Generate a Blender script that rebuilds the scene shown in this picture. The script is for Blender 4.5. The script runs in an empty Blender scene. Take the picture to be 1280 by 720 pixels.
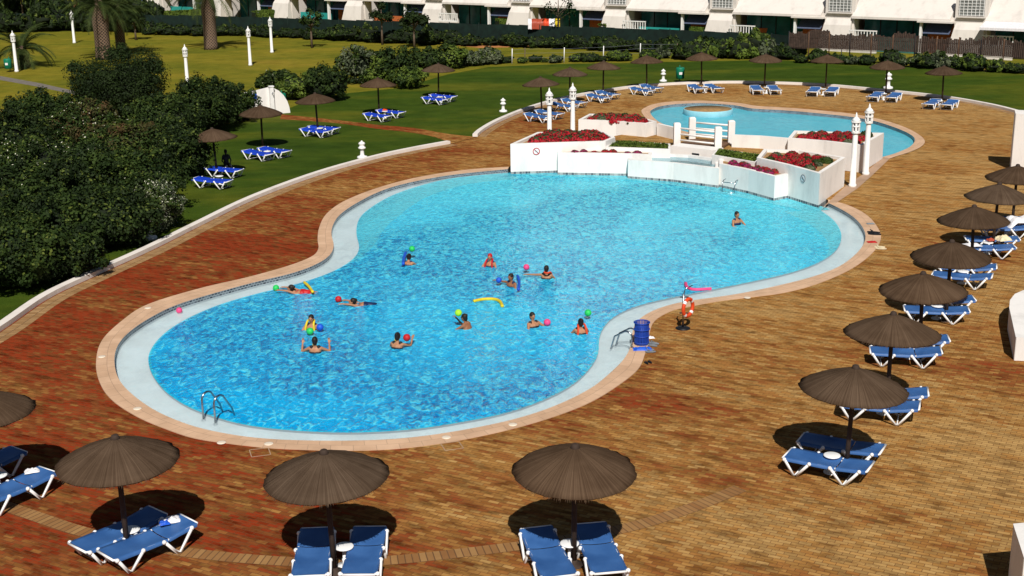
import bpy, math, random
from mathutils import Vector, Matrix, noise
from mathutils.geometry import tessellate_polygon
random.seed(7)
PI = math.pi
sc = bpy.context.scene
COL = sc.collection
# ------------------------------------------------------------------ camera
H = 11.0; F = 1650.0
TH = math.atan(470 / F); RO = math.radians(.82)
_c, _s = math.cos(TH), math.sin(TH)
fw = Vector((0, _c, -_s)); r0 = Vector((1, 0, 0)); u0 = Vector((0, _s, _c))
rt = r0 * math.cos(RO) - u0 * math.sin(RO); up = u0 * math.cos(RO) + r0 * math.sin(RO)
cam = bpy.data.cameras.new('camera'); camo = bpy.data.objects.new('camera', cam); COL.objects.link(camo)
cam.lens = 36 * F / 1280; cam.sensor_width = 36; cam.clip_end = 2000; cam.clip_start = .1
mw = Matrix((rt, up, -fw)).transposed().to_4x4(); mw.translation = (0, 0, H); camo.matrix_world = mw
sc.camera = camo

def at(x, y, z=0.0):
    """where on the level z the map point read off the photograph stands"""
    d = fw * F + rt * (x - 640) - up * (y - 360)
    t = (z - H) / d.z
    return Vector((d.x * t, d.y * t, z))

# ------------------------------------------------------------------ materials
def nodes(name):
    m = bpy.data.materials.new(name); m.use_nodes = True
    nt = m.node_tree; b = nt.nodes['Principled BSDF']
    return m, nt, b
def N(nt, t, **k):
    n = nt.nodes.new(t)
    for a, v in k.items():
        if a.startswith('i_'): n.inputs[a[2:].replace('_', ' ')].default_value = v
        else: setattr(n, a, v)
    return n
def ramp(nt, fac, stops):
    r = nt.nodes.new('ShaderNodeValToRGB'); e = r.color_ramp.elements
    while len(e) < len(stops): e.new(.5)
    for i, (p, c) in enumerate(stops):
        e[i].position = p; e[i].color = (*c, 1) if len(c) == 3 else c
    nt.links.new(fac, r.inputs[0]); return r.outputs[0]
def coords(nt, world=False):
    if world:
        return N(nt, 'ShaderNodeNewGeometry').outputs['Position']
    return N(nt, 'ShaderNodeTexCoord').outputs['Object']
def noi(nt, vec, scale, detail=3, rough=.5, sc3=None, dist=0):
    if sc3:
        mp = N(nt, 'ShaderNodeMapping'); mp.inputs['Scale'].default_value = sc3
        nt.links.new(vec, mp.inputs[0]); vec = mp.outputs[0]
    n = N(nt, 'ShaderNodeTexNoise'); n.inputs['Scale'].default_value = scale; n.inputs['Detail'].default_value = detail
    n.inputs['Roughness'].default_value = rough; n.inputs['Distortion'].default_value = dist
    nt.links.new(vec, n.inputs['Vector']); return n.outputs['Fac']
def mixc(nt, fac, a, b, mode='MIX'):
    m = nt.nodes.new('ShaderNodeMix'); m.data_type = 'RGBA'; m.blend_type = mode
    for v, i in ((fac, 0), (a, 6), (b, 7)):
        if hasattr(v, 'links') or isinstance(v, bpy.types.NodeSocket): nt.links.new(v, m.inputs[i])
        else: m.inputs[i].default_value = v if i == 0 else (*v, 1)
    return m.outputs[2]
def bump(nt, b, h, strength=.3, dist=.02):
    n = N(nt, 'ShaderNodeBump'); n.inputs['Strength'].default_value = strength; n.inputs['Distance'].default_value = dist
    nt.links.new(h, n.inputs['Height']); nt.links.new(n.outputs[0], b.inputs['Normal'])
def plain(name, col, rough=.6, var=.15, scale=6, metal=0, bmp=0, spec=.3, world=False):
    m, nt, b = nodes(name)
    v = coords(nt, world); f = noi(nt, v, scale, 4)
    d = tuple(c * (1 - var) for c in col); l = tuple(min(1, c * (1 + var)) for c in col)
    nt.links.new(ramp(nt, f, [(.3, d), (.7, l)]), b.inputs['Base Color'])
    b.inputs['Roughness'].default_value = rough; b.inputs['Metallic'].default_value = metal
    b.inputs['Specular IOR Level'].default_value = spec
    if bmp: bump(nt, b, f, bmp)
    return m

def m_brick():
    m, nt, b = nodes('brick paving')
    v = coords(nt, True)
    mp = N(nt, 'ShaderNodeMapping'); mp.inputs['Rotation'].default_value = (0, 0, math.radians(28))
    nt.links.new(v, mp.inputs[0]); rv = mp.outputs[0]
    br = N(nt, 'ShaderNodeTexBrick'); nt.links.new(rv, br.inputs[0])
    br.offset = .5
    for k, x in (('Scale', 1), ('Mortar Size', .006), ('Mortar Smooth', .3), ('Bias', 0), ('Brick Width', .23), ('Row Height', .105)):
        br.inputs[k].default_value = x
    br.inputs['Color1'].default_value = (0, 0, 0, 1); br.inputs['Color2'].default_value = (1, 1, 1, 1); br.inputs['Mortar'].default_value = (.5, .5, .5, 1)
    rnd = br.outputs['Color']
    # broad patches of redder and paler bricks, stretched along the courses
    n1 = noi(nt, rv, .16, 3, .6, (.7, 1.3, 1))
    n2 = noi(nt, rv, 1.0, 4, .6, (.35, 1.6, 1))
    n3 = noi(nt, rv, 3.2, 3, .6, (.5, 2.2, 1))
    sep = N(nt, 'ShaderNodeSeparateXYZ'); nt.links.new(v, sep.inputs[0])
    # red where the ground is left of the pool, ochre to the right
    mr = N(nt, 'ShaderNodeMapRange'); nt.links.new(sep.outputs[0], mr.inputs[0])
    mr.inputs[1].default_value = -9; mr.inputs[2].default_value = 9; mr.inputs[3].default_value = .08; mr.inputs[4].default_value = -.43
    my = N(nt, 'ShaderNodeMapRange'); nt.links.new(sep.outputs[1], my.inputs[0])
    my.inputs[1].default_value = 20; my.inputs[2].default_value = 31; my.inputs[3].default_value = -.14; my.inputs[4].default_value = .0
    def mth(op, a, c):
        n = nt.nodes.new('ShaderNodeMath'); n.operation = op
        for i, x in enumerate((a, c)):
            if isinstance(x, (int, float)): n.inputs[i].default_value = x
            else: nt.links.new(x, n.inputs[i])
        return n.outputs[0]
    t = mth('ADD', mth('MULTIPLY', n1, 1.35), mr.outputs[0])
    t = mth('ADD', t, my.outputs[0])
    mz = N(nt, 'ShaderNodeMapRange'); nt.links.new(sep.outputs[1], mz.inputs[0])
    mz.inputs[1].default_value = 40; mz.inputs[2].default_value = 52; mz.inputs[3].default_value = 0; mz.inputs[4].default_value = -.15
    t = mth('ADD', t, mz.outputs[0])
    t = mth('ADD', t, mth('MULTIPLY', mth('SUBTRACT', n2, .5), .95))
    t = mth('ADD', t, mth('MULTIPLY', mth('SUBTRACT', n3, .5), .25))
    t = mth('ADD', t, mth('MULTIPLY', mth('SUBTRACT', rnd, .5), .42))
    c = ramp(nt, t, [(.02, (.47, .285, .105)), (.28, (.40, .205, .060)), (.46, (.30, .128, .036)), (.64, (.235, .070, .022)), (.86, (.25, .038, .012))])
    # single darker, dirtier bricks
    dk = ramp(nt, noi(nt, rv, 2.1, 5, .7, (.6, 1.9, 1)), [(.34, (.30, .25, .22)), (.52, (1, 1, 1))])
    c = mixc(nt, .85, c, dk, 'MULTIPLY')
    c = mixc(nt, br.outputs['Fac'], c, (.17, .075, .035))
    pr = ramp(nt, rnd, [(0, (1, 1, 1)), (.16, (.58, .55, .52)), (.3, (1, 1, 1)), (.62, (.72, .68, .62)), (.75, (1, 1, 1))])
    c = mixc(nt, .9, c, pr, 'MULTIPLY')
    nt.links.new(c, b.inputs['Base Color']); b.inputs['Roughness'].default_value = .9; b.inputs['Specular IOR Level'].default_value = .0
    bump(nt, b, mth('SUBTRACT', n3, br.outputs['Fac']), .5, .01)
    return m
def m_strip(name, c1, c2, bw, rh, mort, axis_uv=True, rough=.75, msize=.01):
    """tiles laid along a strip; the UV runs along it in metres"""
    m, nt, b = nodes(name)
    uv = N(nt, 'ShaderNodeTexCoord').outputs['UV'] if axis_uv else coords(nt, True)
    br = N(nt, 'ShaderNodeTexBrick'); nt.links.new(uv, br.inputs[0])
    for k, x in (('Scale', 1), ('Mortar Size', msize), ('Mortar Smooth', .3), ('Bias', 0), ('Brick Width', bw), ('Row Height', rh)):
        br.inputs[k].default_value = x
    br.inputs['Color1'].default_value = (*c1, 1); br.inputs['Color2'].default_value = (*c2, 1); br.inputs['Mortar'].default_value = (*mort, 1)
    f = noi(nt, coords(nt, True), 1.3, 5, .6)
    c = mixc(nt, 1, br.outputs['Color'], ramp(nt, f, [(.3, (.78, .76, .74)), (.65, (1, 1, 1))]), 'MULTIPLY')
    nt.links.new(c, b.inputs['Base Color']); b.inputs['Roughness'].default_value = rough; b.inputs['Specular IOR Level'].default_value = .25
    return m
def m_grass(name, stops, s=.12):
    m, nt, b = nodes(name)
    v = coords(nt, True)
    f = noi(nt, v, s, 6, .65, (.6, 1.5, 1)); g = noi(nt, v, 22, 3, .7)
    c = ramp(nt, f, stops)
    c = mixc(nt, .75, c, ramp(nt, g, [(.3, (.45, .48, .4)), (.62, (1, 1, 1))]), 'MULTIPLY')
    c = mixc(nt, .7, c, ramp(nt, noi(nt, v, .9, 4, .6), [(.33, (.62, .66, .55)), (.6, (1, 1, 1))]), 'MULTIPLY')
    nt.links.new(c, b.inputs['Base Color']); b.inputs['Roughness'].default_value = .95; b.inputs['Specular IOR Level'].default_value = .05
    bump(nt, b, g, .7, .05)
    return m
def m_leaf(name, dark, light, extra=None):
    m, nt, b = nodes(name)
    v = coords(nt, True)
    f = noi(nt, v, 1.3, 4, .6); g = noi(nt, v, 9, 2)
    c = ramp(nt, f, [(.32, dark), (.68, light)])
    c = mixc(nt, .8, c, ramp(nt, g, [(.3, (.5, .5, .45)), (.7, (1, 1, 1))]), 'MULTIPLY')
    if extra: c = mixc(nt, ramp(nt, noi(nt, v, .7, 2), [(.55, (0, 0, 0)), (.66, (1, 1, 1))]), c, extra)
    nt.links.new(c, b.inputs['Base Color']); b.inputs['Roughness'].default_value = .7; b.inputs['Specular IOR Level'].default_value = .15
    return m
def m_water(name, shallow, deep, scat, rs=3.6, bs=1.0, clear=(.75, .93, 1), con=.9):
    m = bpy.data.materials.new(name); m.use_nodes = True; nt = m.node_tree; nt.nodes.clear()
    out = N(nt, 'ShaderNodeOutputMaterial')
    v = coords(nt, True)
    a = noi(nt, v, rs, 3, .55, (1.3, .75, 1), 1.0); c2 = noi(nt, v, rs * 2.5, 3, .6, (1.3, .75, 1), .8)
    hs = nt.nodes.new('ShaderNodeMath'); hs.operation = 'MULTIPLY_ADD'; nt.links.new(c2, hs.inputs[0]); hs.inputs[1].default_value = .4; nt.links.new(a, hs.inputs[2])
    # calm and choppy areas
    calm = ramp(nt, noi(nt, v, .16, 2), [(.40, (.42,) * 3), (.56, (1,) * 3)])
    hm = nt.nodes.new('ShaderNodeMath'); hm.operation = 'MULTIPLY'; nt.links.new(hs.outputs[0], hm.inputs[0]); nt.links.new(calm, hm.inputs[1])
    cf = nt.nodes.new('ShaderNodeMath'); cf.operation = 'MULTIPLY'; nt.links.new(calm, cf.inputs[0]); cf.inputs[1].default_value = con
    bp = N(nt, 'ShaderNodeBump'); bp.inputs['Strength'].default_value = 1; bp.inputs['Distance'].default_value = .16 * bs
    nt.links.new(hm.outputs[0], bp.inputs['Height'])
    # body colour of the water: paler over the shallow far end, deeper blue over the deep near end
    sp = N(nt, 'ShaderNodeSeparateXYZ'); nt.links.new(v, sp.inputs[0])
    ad = nt.nodes.new('ShaderNodeMath'); ad.operation = 'MULTIPLY_ADD'; nt.links.new(sp.outputs[0], ad.inputs[0]); ad.inputs[1].default_value = .55; nt.links.new(sp.outputs[1], ad.inputs[2])
    mr = N(nt, 'ShaderNodeMapRange'); nt.links.new(ad.outputs[0], mr.inputs[0]); mr.inputs[1].default_value = 25; mr.inputs[2].default_value = 56
    body = mixc(nt, mr.outputs[0], deep, shallow)
    body = mixc(nt, cf.outputs[0], body, ramp(nt, hs.outputs[0], [(.56, (.05, .36, .58)), (.67, (.5, .78, .90)), (.77, (1, 1, 1))]), 'MULTIPLY')  # light and dark of the ripples, painted into the water colour
    body = mixc(nt, ramp(nt, hs.outputs[0], [(.74, (0, 0, 0)), (.90, (con * .75,) * 3)]), body, (.16, .86, .98))  # pale cyan caustic-like highlights painted over the ripple crests
    df = N(nt, 'ShaderNodeBsdfDiffuse'); nt.links.new(body, df.inputs[0]); nt.links.new(bp.outputs[0], df.inputs['Normal'])
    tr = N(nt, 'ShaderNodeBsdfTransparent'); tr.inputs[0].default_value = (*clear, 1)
    mx = N(nt, 'ShaderNodeMixShader'); mx.inputs[0].default_value = scat; nt.links.new(tr.outputs[0], mx.inputs[1]); nt.links.new(df.outputs[0], mx.inputs[2])
    gl = N(nt, 'ShaderNodeBsdfGlossy'); gl.inputs['Roughness'].default_value = .06; nt.links.new(bp.outputs[0], gl.inputs['Normal'])
    fr = N(nt, 'ShaderNodeFresnel'); fr.inputs[0].default_value = 1.12; nt.links.new(bp.outputs[0], fr.inputs['Normal'])
    m2 = N(nt, 'ShaderNodeMixShader'); nt.links.new(fr.outputs[0], m2.inputs[0]); nt.links.new(mx.outputs[0], m2.inputs[1]); nt.links.new(gl.outputs[0], m2.inputs[2])
    nt.links.new(m2.outputs[0], out.inputs[0]); return m
def m_thatch():
    m, nt, b = nodes('thatch')
    v = coords(nt)
    g = N(nt, 'ShaderNodeTexGradient', gradient_type='RADIAL'); nt.links.new(v, g.inputs[0])
    ln = N(nt, 'ShaderNodeVectorMath', operation='LENGTH'); nt.links.new(v, ln.inputs[0])
    cb = N(nt, 'ShaderNodeCombineXYZ'); nt.links.new(g.outputs['Fac'], cb.inputs[0]); nt.links.new(ln.outputs['Value'], cb.inputs[1])
    f = noi(nt, cb.outputs[0], 1, 4, .7, (190, 2.5, 1)); f2 = noi(nt, cb.outputs[0], 1, 3, .6, (22, 1.5, 1))
    c = ramp(nt, f, [(.3, (.064, .042, .028)), (.55, (.105, .072, .049)), (.75, (.15, .105, .072))])
    c = mixc(nt, .8, c, ramp(nt, f2, [(.3, (.82, .80, .78)), (.65, (1, 1, 1))]), 'MULTIPLY')
    oi = N(nt, 'ShaderNodeObjectInfo'); c = mixc(nt, 1, c, ramp(nt, oi.outputs['Random'], [(0, (.78, .74, .70)), (.5, (1, .93, .86)), (1, (1.0, 1.0, 1.0))]), 'MULTIPLY')
    c = mixc(nt, .8, c, ramp(nt, noi(nt, v, 2.2, 3), [(.35, (.7, .68, .66)), (.62, (1, 1, 1))]), 'MULTIPLY')
    nt.links.new(c, b.inputs['Base Color']); b.inputs['Roughness'].default_value = .9; b.inputs['Specular IOR Level'].default_value = .0
    bump(nt, b, f, .8, .02)
    return m
def m_sling():
    m, nt, b = nodes('blue sling fabric')
    v = coords(nt)
    ge = N(nt, 'ShaderNodeObjectInfo')
    f = noi(nt, v, 2.2, 3); w = N(nt, 'ShaderNodeTexWave'); w.inputs['Scale'].default_value = 60; nt.links.new(v, w.inputs[0])
    c = ramp(nt, f, [(.3, (.022, .082, .25)), (.7, (.045, .135, .36))])
    nt.links.new(c, b.inputs['Base Color']); b.inputs['Roughness'].default_value = .45; b.inputs['Specular IOR Level'].default_value = .4
    bump(nt, b, w.outputs['Fac'], .2, .003)
    return m
def m_wall(name='white render', col=(.80, .77, .74)):
    m, nt, b = nodes(name)
    v = coords(nt, True)
    f = noi(nt, v, 1.4, 6, .65, (1, 1, .35)); g = noi(nt, v, 40, 3)
    c = ramp(nt, f, [(.25, tuple(x * .8 for x in col)), (.5, col), (.8, tuple(min(.9, x * 1.04) for x in col))])
    nt.links.new(c, b.inputs['Base Color']); b.inputs['Roughness'].default_value = .8; b.inputs['Specular IOR Level'].default_value = .2
    bump(nt, b, g, .25, .01); return m
def m_trunk():
    m, nt, b = nodes('palm bark')
    v = coords(nt)
    g = N(nt, 'ShaderNodeTexGradient', gradient_type='RADIAL'); nt.links.new(v, g.inputs[0])
    sp = N(nt, 'ShaderNodeSeparateXYZ'); nt.links.new(v, sp.inputs[0])
    def mth(op, a, c):
        n = nt.nodes.new('ShaderNodeMath'); n.operation = op
        for i, x in enumerate((a, c)):
            if isinstance(x, (int, float)): n.inputs[i].default_value = x
            else: nt.links.new(x, n.inputs[i])
        return n.outputs[0]
    a = mth('MULTIPLY', g.outputs['Fac'], 14); z = mth('MULTIPLY', sp.outputs[2], 4)
    p = mth('ABSOLUTE', mth('SUBTRACT', mth('FRACT', mth('ADD', a, z), 0), .5), 0); q = mth('ABSOLUTE', mth('SUBTRACT', mth('FRACT', mth('SUBTRACT', a, z), 0), .5), 0)
    d = mth('MAXIMUM', p, q)
    c = ramp(nt, d, [(.3, (.04, .025, .018)), (.47, (.26, .17, .11))])
    nt.links.new(c, b.inputs['Base Color']); b.inputs['Roughness'].default_value = .95; bump(nt, b, d, .8, .08)
    return m

M = {}
M['brick'] = m_brick()
M['edge'] = m_strip('pale edging bricks', (.42, .26, .12), (.30, .16, .06), .14, .27, (.12, .07, .04))
M['soldier'] = m_strip('soldier course bricks', (.36, .20, .075), (.26, .12, .04), .13, .36, (.14, .07, .03), msize=.012)
M['coping'] = m_strip('pool coping tiles', (.66, .44, .29), (.60, .39, .25), .5, .27, (.42, .28, .19), msize=.008)
M['ledge'] = m_strip('white mosaic', (.80, .84, .85), (.76, .81, .83), .12, .12, (.62, .72, .76), False, .35, .006)
M['mosaic'] = m_strip('waterline mosaic', (.02, .03, .05), (.16, .20, .24), .12, .07, (.30, .36, .4), True, .3, .012)
M['mosaic2'] = m_strip('waterline mosaic of wall', (.03, .05, .08), (.34, .36, .36), .13, .13, (.4, .42, .42), False, .3, .014)
M['floor'] = m_strip('blue pool tiles', (.10, .46, .68), (.13, .52, .74), .25, .25, (.2, .55, .75), False, .4, .008)
M['pfloor'] = m_strip('pale paddling pool paint', (.30, .62, .72), (.34, .66, .76), .5, .5, (.3, .6, .7), False, .5, .004)
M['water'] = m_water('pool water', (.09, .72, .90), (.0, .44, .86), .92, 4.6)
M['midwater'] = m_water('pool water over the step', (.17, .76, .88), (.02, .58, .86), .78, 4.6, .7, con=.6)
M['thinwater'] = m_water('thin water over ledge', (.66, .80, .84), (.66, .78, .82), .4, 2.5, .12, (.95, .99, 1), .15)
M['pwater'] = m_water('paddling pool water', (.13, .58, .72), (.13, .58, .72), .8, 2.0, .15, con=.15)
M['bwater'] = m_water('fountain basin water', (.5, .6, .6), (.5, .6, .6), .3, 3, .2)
M['ground'] = m_grass('dry lawn', [(.25, (.09, .115, .012)), (.44, (.185, .175, .017)), (.60, (.26, .21, .022)), (.8, (.33, .20, .035))])
M['lawn'] = m_grass('green lawn', [(.28, (.028, .060, .006)), (.48, (.055, .092, .009)), (.66, (.125, .135, .013))])
M['dirt'] = plain('bare earth', (.24, .13, .05), .95, .35, 2, world=True)
M['orange_earth'] = plain('terracotta terrace paving', (.42, .17, .055), .9, .2, 1, world=True)
M['asphalt'] = plain('grey path', (.16, .14, .12), .9, .2, 3, world=True)
M['wall'] = m_wall(); M['house'] = m_wall('house render', (.68, .63, .58))
M['kerb'] = m_wall('white kerb', (.72, .66, .61))
M['thatch'] = m_thatch(); M['sling'] = m_sling()
M['sling_lawn'] = plain('vivid blue sling fabric', (.008, .045, .46), .5, .15, 2)
M['white'] = plain('white painted metal', (.8, .79, .77), .4, .06)
M['plastic'] = plain('white plastic', (.8, .8, .8), .35, .06)
M['pole'] = plain('dark stained pole', (.045, .028, .02), .8, .3, 5)
M['steel'] = plain('polished steel', (.35, .37, .4), .25, .1, metal=1)
M['dark'] = plain('dark interior', (.008, .012, .016), .6, .3)
M['darkglass'] = plain('dark teal glass', (.012, .10, .11), .15, .4, 1)
M['teal'] = plain('teal panel', (.02, .27, .25), .6, .2, 1)
M['awning'] = plain('blue grey awning', (.07, .09, .15), .8, .15)
M['terra'] = plain('terracotta paint', (.42, .11, .03), .8, .2)
M['grille'] = plain('grey window', (.20, .21, .20), .5, .3, 3)
M['fence'] = plain('dark green windbreak', (.004, .014, .010), .85, .4, 2, world=True)
M['reed'] = plain('brown reed screen', (.05, .032, .024), .9, .35, 5)
M['wood'] = plain('brown wood', (.15, .08, .045), .8, .3)
M['lid'] = plain('pale lid', (.72, .62, .50), .5, .1)
M['soil'] = plain('dry soil', (.30, .18, .075), .95, .3)
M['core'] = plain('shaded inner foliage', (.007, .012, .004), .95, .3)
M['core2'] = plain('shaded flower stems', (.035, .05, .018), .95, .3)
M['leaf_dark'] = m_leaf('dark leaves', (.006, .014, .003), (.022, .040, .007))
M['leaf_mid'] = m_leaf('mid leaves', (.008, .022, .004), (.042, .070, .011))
M['leaf_brown'] = m_leaf('brownish leaves', (.022, .026, .007), (.075, .062, .018), (.075, .04, .016))
M['leaf_light'] = m_leaf('light leaves', (.05, .09, .012), (.13, .18, .025))
M['leaf_grey'] = m_leaf('grey green leaves', (.05, .07, .04), (.14, .16, .09))
M['palm'] = m_leaf('palm fronds', (.018, .035, .008), (.07, .095, .02))
M['petal_w'] = plain('white petals', (.55, .55, .42), .7, .2)
M['petal_r'] = plain('red petals', (.30, .004, .012), .7, .5, 9)
M['petal_p'] = plain('dark pink petals', (.24, .008, .07), .7, .5, 9)
M['bark'] = m_trunk(); M['twig'] = plain('bark', (.12, .085, .06), .9, .3)
M['skin'] = plain('skin', (.36, .17, .09), .5, .12); M['skin2'] = plain('tanned skin', (.26, .11, .055), .5, .12)
M['hair'] = plain('dark hair', (.012, .008, .006), .55, .3, 30)
M['hair2'] = plain('brown hair', (.05, .022, .012), .55, .3, 30)
for k, c in dict(black=(.008, .009, .012), navy=(.01, .02, .07), red=(.45, .012, .015), orange=(.62, .06, .015), yellow=(.66, .50, .02), blue=(.01, .09, .55),
                 green=(.02, .5, .10), lime=(.35, .72, .03), pink=(.72, .06, .2), binblue=(.012, .05, .33), bingreen=(.004, .16, .09), towel=(.76, .74, .76), cream=(.7, .6, .4), rust=(.35, .06, .03), grey=(.2, .22, .24)).items():
    M[k] = plain(k + ' finish', c, .5, .12, 8)

# ------------------------------------------------------------------ mesh builder
class MB:
    def __init__(s): s.v = []; s.f = []; s.mi = []; s.uv = {}; s.sm = []
    def add(s, vs, fs, mi=0, smooth=False):
        o = len(s.v); s.v += [tuple(p) for p in vs]
        for f in fs: s.f.append(tuple(i + o for i in f)); s.mi.append(mi); s.sm.append(smooth)
    def box(s, c, size, rz=0, mi=0, rx=0):
        x, y, z = (k / 2 for k in size)
        R = Matrix.Rotation(rz, 3, 'Z') @ Matrix.Rotation(rx, 3, 'X')
        vs = [Vector(c) + R @ Vector((a * x, b * y, d * z)) for a in (-1, 1) for b in (-1, 1) for d in (-1, 1)]
        s.add(vs, [(0, 1, 3, 2), (4, 6, 7, 5), (0, 4, 5, 1), (2, 3, 7, 6), (0, 2, 6, 4), (1, 5, 7, 3)], mi)
    def tube(s, pts, r, n=8, mi=0, cap=True, closed=False):
        pts = [Vector(p) for p in pts]; rr = r if isinstance(r, (list, tuple)) else [r] * len(pts)
        m = len(pts); vs = []; prev = None
        for i, p in enumerate(pts):
            if closed: t = pts[(i + 1) % m] - pts[i - 1]
            else: t = pts[min(i + 1, m - 1)] - pts[max(i - 1, 0)]
            t.normalize()
            a = prev if prev is not None else (Vector((0, 0, 1)) if abs(t.z) < .9 else Vector((1, 0, 0)))
            a = (a - t * a.dot(t)).normalized(); prev = a; b = t.cross(a)
            for k in range(n):
                q = 2 * PI * k / n; vs.append(p + (a * math.cos(q) + b * math.sin(q)) * rr[i])
        fs = []
        for i in range(m if closed else m - 1):
            j = (i + 1) % m
            for k in range(n): fs.append((i * n + k, i * n + (k + 1) % n, j * n + (k + 1) % n, j * n + k))
        if cap and not closed: fs += [tuple(range(n))[::-1], tuple((m - 1) * n + k for k in range(n))]
        s.add(vs, fs, mi, True)
    def lathe(s, prof, c=(0, 0, 0), n=16, mi=0, smooth=True, sq=0):
        vs = []; c = Vector(c)
        for r, z in prof:
            for k in range(n):
                q = 2 * PI * (k + (.5 if sq else 0)) / n; vs.append(c + Vector((r * math.cos(q), r * math.sin(q), z)))
        fs = [(i * n + k, i * n + (k + 1) % n, (i + 1) * n + (k + 1) % n, (i + 1) * n + k) for i in range(len(prof) - 1) for k in range(n)]
        fs += [tuple(range(n))[::-1], tuple((len(prof) - 1) * n + k for k in range(n))]
        s.add(vs, fs, mi, smooth)
    def ball(s, c, r, nu=12, nv=8, mi=0, jit=0, R=None):
        r = r if isinstance(r, (tuple, list)) else (r, r, r); c = Vector(c); vs = []; fs = []
        for j in range(nv + 1):
            ph = PI * j / nv
            for i in range(nu):
                q = 2 * PI * i / nu
                p = Vector((math.sin(ph) * math.cos(q), math.sin(ph) * math.sin(q), math.cos(ph)))
                k = 1 + jit * noise.noise(p * 2.3 + c) if jit else 1
                p = Vector((p.x * r[0] * k, p.y * r[1] * k, p.z * r[2] * k))
                vs.append(c + (R @ p if R else p))
        for j in range(nv):
            for i in range(nu): fs.append((j * nu + i, (j + 1) * nu + i, (j + 1) * nu + (i + 1) % nu, j * nu + (i + 1) % nu))
        s.add(vs, fs, mi, True)
    def cap(s, a, b, ra, rb, n=10):
        a, b = Vector(a), Vector(b); t = (b - a).normalized()
        s.tube([a - t * ra * .9, a - t * ra * .5, a, b, b + t * rb * .5, b + t * rb * .9], [ra * .35, ra * .87, ra, rb, rb * .87, rb * .35], n)
    def prism(s, poly, z0, z1, mi=0, top=None, top_z=None):
        n = len(poly); P = [Vector((p[0], p[1], 0)) for p in poly]
        if sum(P[i].x * P[(i + 1) % n].y - P[(i + 1) % n].x * P[i].y for i in range(n)) < 0: P.reverse()
        zt = z1 if not callable(z1) else None
        vs = [(p.x, p.y, z0) for p in P] + [(p.x, p.y, z1) for p in P]
        s.add(vs, [(i, (i + 1) % n, n + (i + 1) % n, n + i) for i in range(n)], mi)
        tris = tessellate_polygon([P])
        for t in tris:
            a, b, c = (P[i] for i in t); flip = (b - a).cross(c - a).z < 0
            t = tuple(reversed(t)) if flip else t
            s.add([(P[i].x, P[i].y, z1) for i in t], [(0, 1, 2)], mi if top is None else top)
    def sheet(s, loops, z, mi=0):
        L = [[Vector((p[0], p[1], 0)) for p in l] for l in loops]; flat = [p for l in L for p in l]
        o = len(s.v); s.v += [(p.x, p.y, z) for p in flat]
        for t in tessellate_polygon(L):
            a, b, c = (flat[i] for i in t)
            cr = (b - a).cross(c - a).z
            if abs(cr) < 1e-9: continue
            if cr < 0: t = tuple(reversed(t))
            s.f.append(tuple(i + o for i in t)); s.mi.append(mi); s.sm.append(False)
    def ribbon(s, A, B, za, zb, closed=False, mi=0, w=None):
        n = len(A); o = len(s.v); d = 0
        for i in range(n): s.v.append((A[i][0], A[i][1], za)); s.v.append((B[i][0], B[i][1], zb))
        for i in range(n if closed else n - 1):
            j = (i + 1) % n
            L = (Vector(A[j][:2]) - Vector(A[i][:2])).length
            ww = math.hypot((Vector(A[i][:2]) - Vector(B[i][:2])).length, za - zb)
            f = (o + 2 * i, o + 2 * j, o + 2 * j + 1, o + 2 * i + 1)
            uv = [(d, 0), (d + L, 0), (d + L, ww), (d, ww)]
            a, b, c = (Vector(s.v[k]) for k in f[:3])
            if (b - a).cross(c - a).z < 0: f = f[::-1]; uv = uv[::-1]
            s.uv[len(s.f)] = uv
            s.f.append(f); s.mi.append(mi); s.sm.append(False); d += L
    def leaf(s, p, nrm, size, mi=0, asp=1.6):
        nrm = nrm.normalized(); a = nrm.orthogonal().normalized(); a.rotate(Matrix.Rotation(random.random() * 6.28, 3, nrm)); b = nrm.cross(a)
        s.add([p - a * size * asp * .5, p + b * size * .5, p + a * size * asp * .5, p - b * size * .5], [(0, 1, 2, 3)], mi)
    def build(s, name, mats, parent=None, loc=None):
        me = bpy.data.meshes.new(name); me.from_pydata(s.v, [], s.f)
        if not isinstance(mats, (list, tuple)): mats = [mats]
        for m in mats: me.materials.append(M[m] if isinstance(m, str) else m)
        me.polygons.foreach_set('material_index', s.mi); me.polygons.foreach_set('use_smooth', s.sm)
        if s.uv:
            ul = me.uv_layers.new()
            for fi, uv in s.uv.items():
                for k, li in enumerate(me.polygons[fi].loop_indices): ul.data[li].uv = uv[k]
        me.update(); o = bpy.data.objects.new(name, me); COL.objects.link(o)
        if parent: o.parent = parent
        if loc is not None: o.location = loc
        return o
def tag(o, label=None, cat=None, group=None, kind=None):
    for k, v in (('label', label), ('category', cat), ('group', group), ('kind', kind)):
        if v: o[k] = v
    return o
def thing(name, label, cat, loc=(0, 0, 0), rz=0, group=None):
    o = bpy.data.objects.new(name, None); COL.objects.link(o); o.location = loc; o.rotation_euler.z = rz
    o.empty_display_size = .1
    return tag(o, label, cat, group)
def dup(root, loc, rz=0, label=None, scale=None, group=None):
    r = root.copy(); COL.objects.link(r); r.location = loc; r.rotation_euler.z = rz
    if scale: r.scale = scale if isinstance(scale, (tuple, list)) else (scale,) * 3
    if label: r['label'] = label
    if group: r['group'] = group
    for ch in root.children:
        c = ch.copy(); COL.objects.link(c); c.parent = r
        for g in ch.children:
            d = g.copy(); COL.objects.link(d); d.parent = c
    return r
def struct(mb, name, mats): return tag(mb.build(name, mats), kind='structure')
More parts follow.
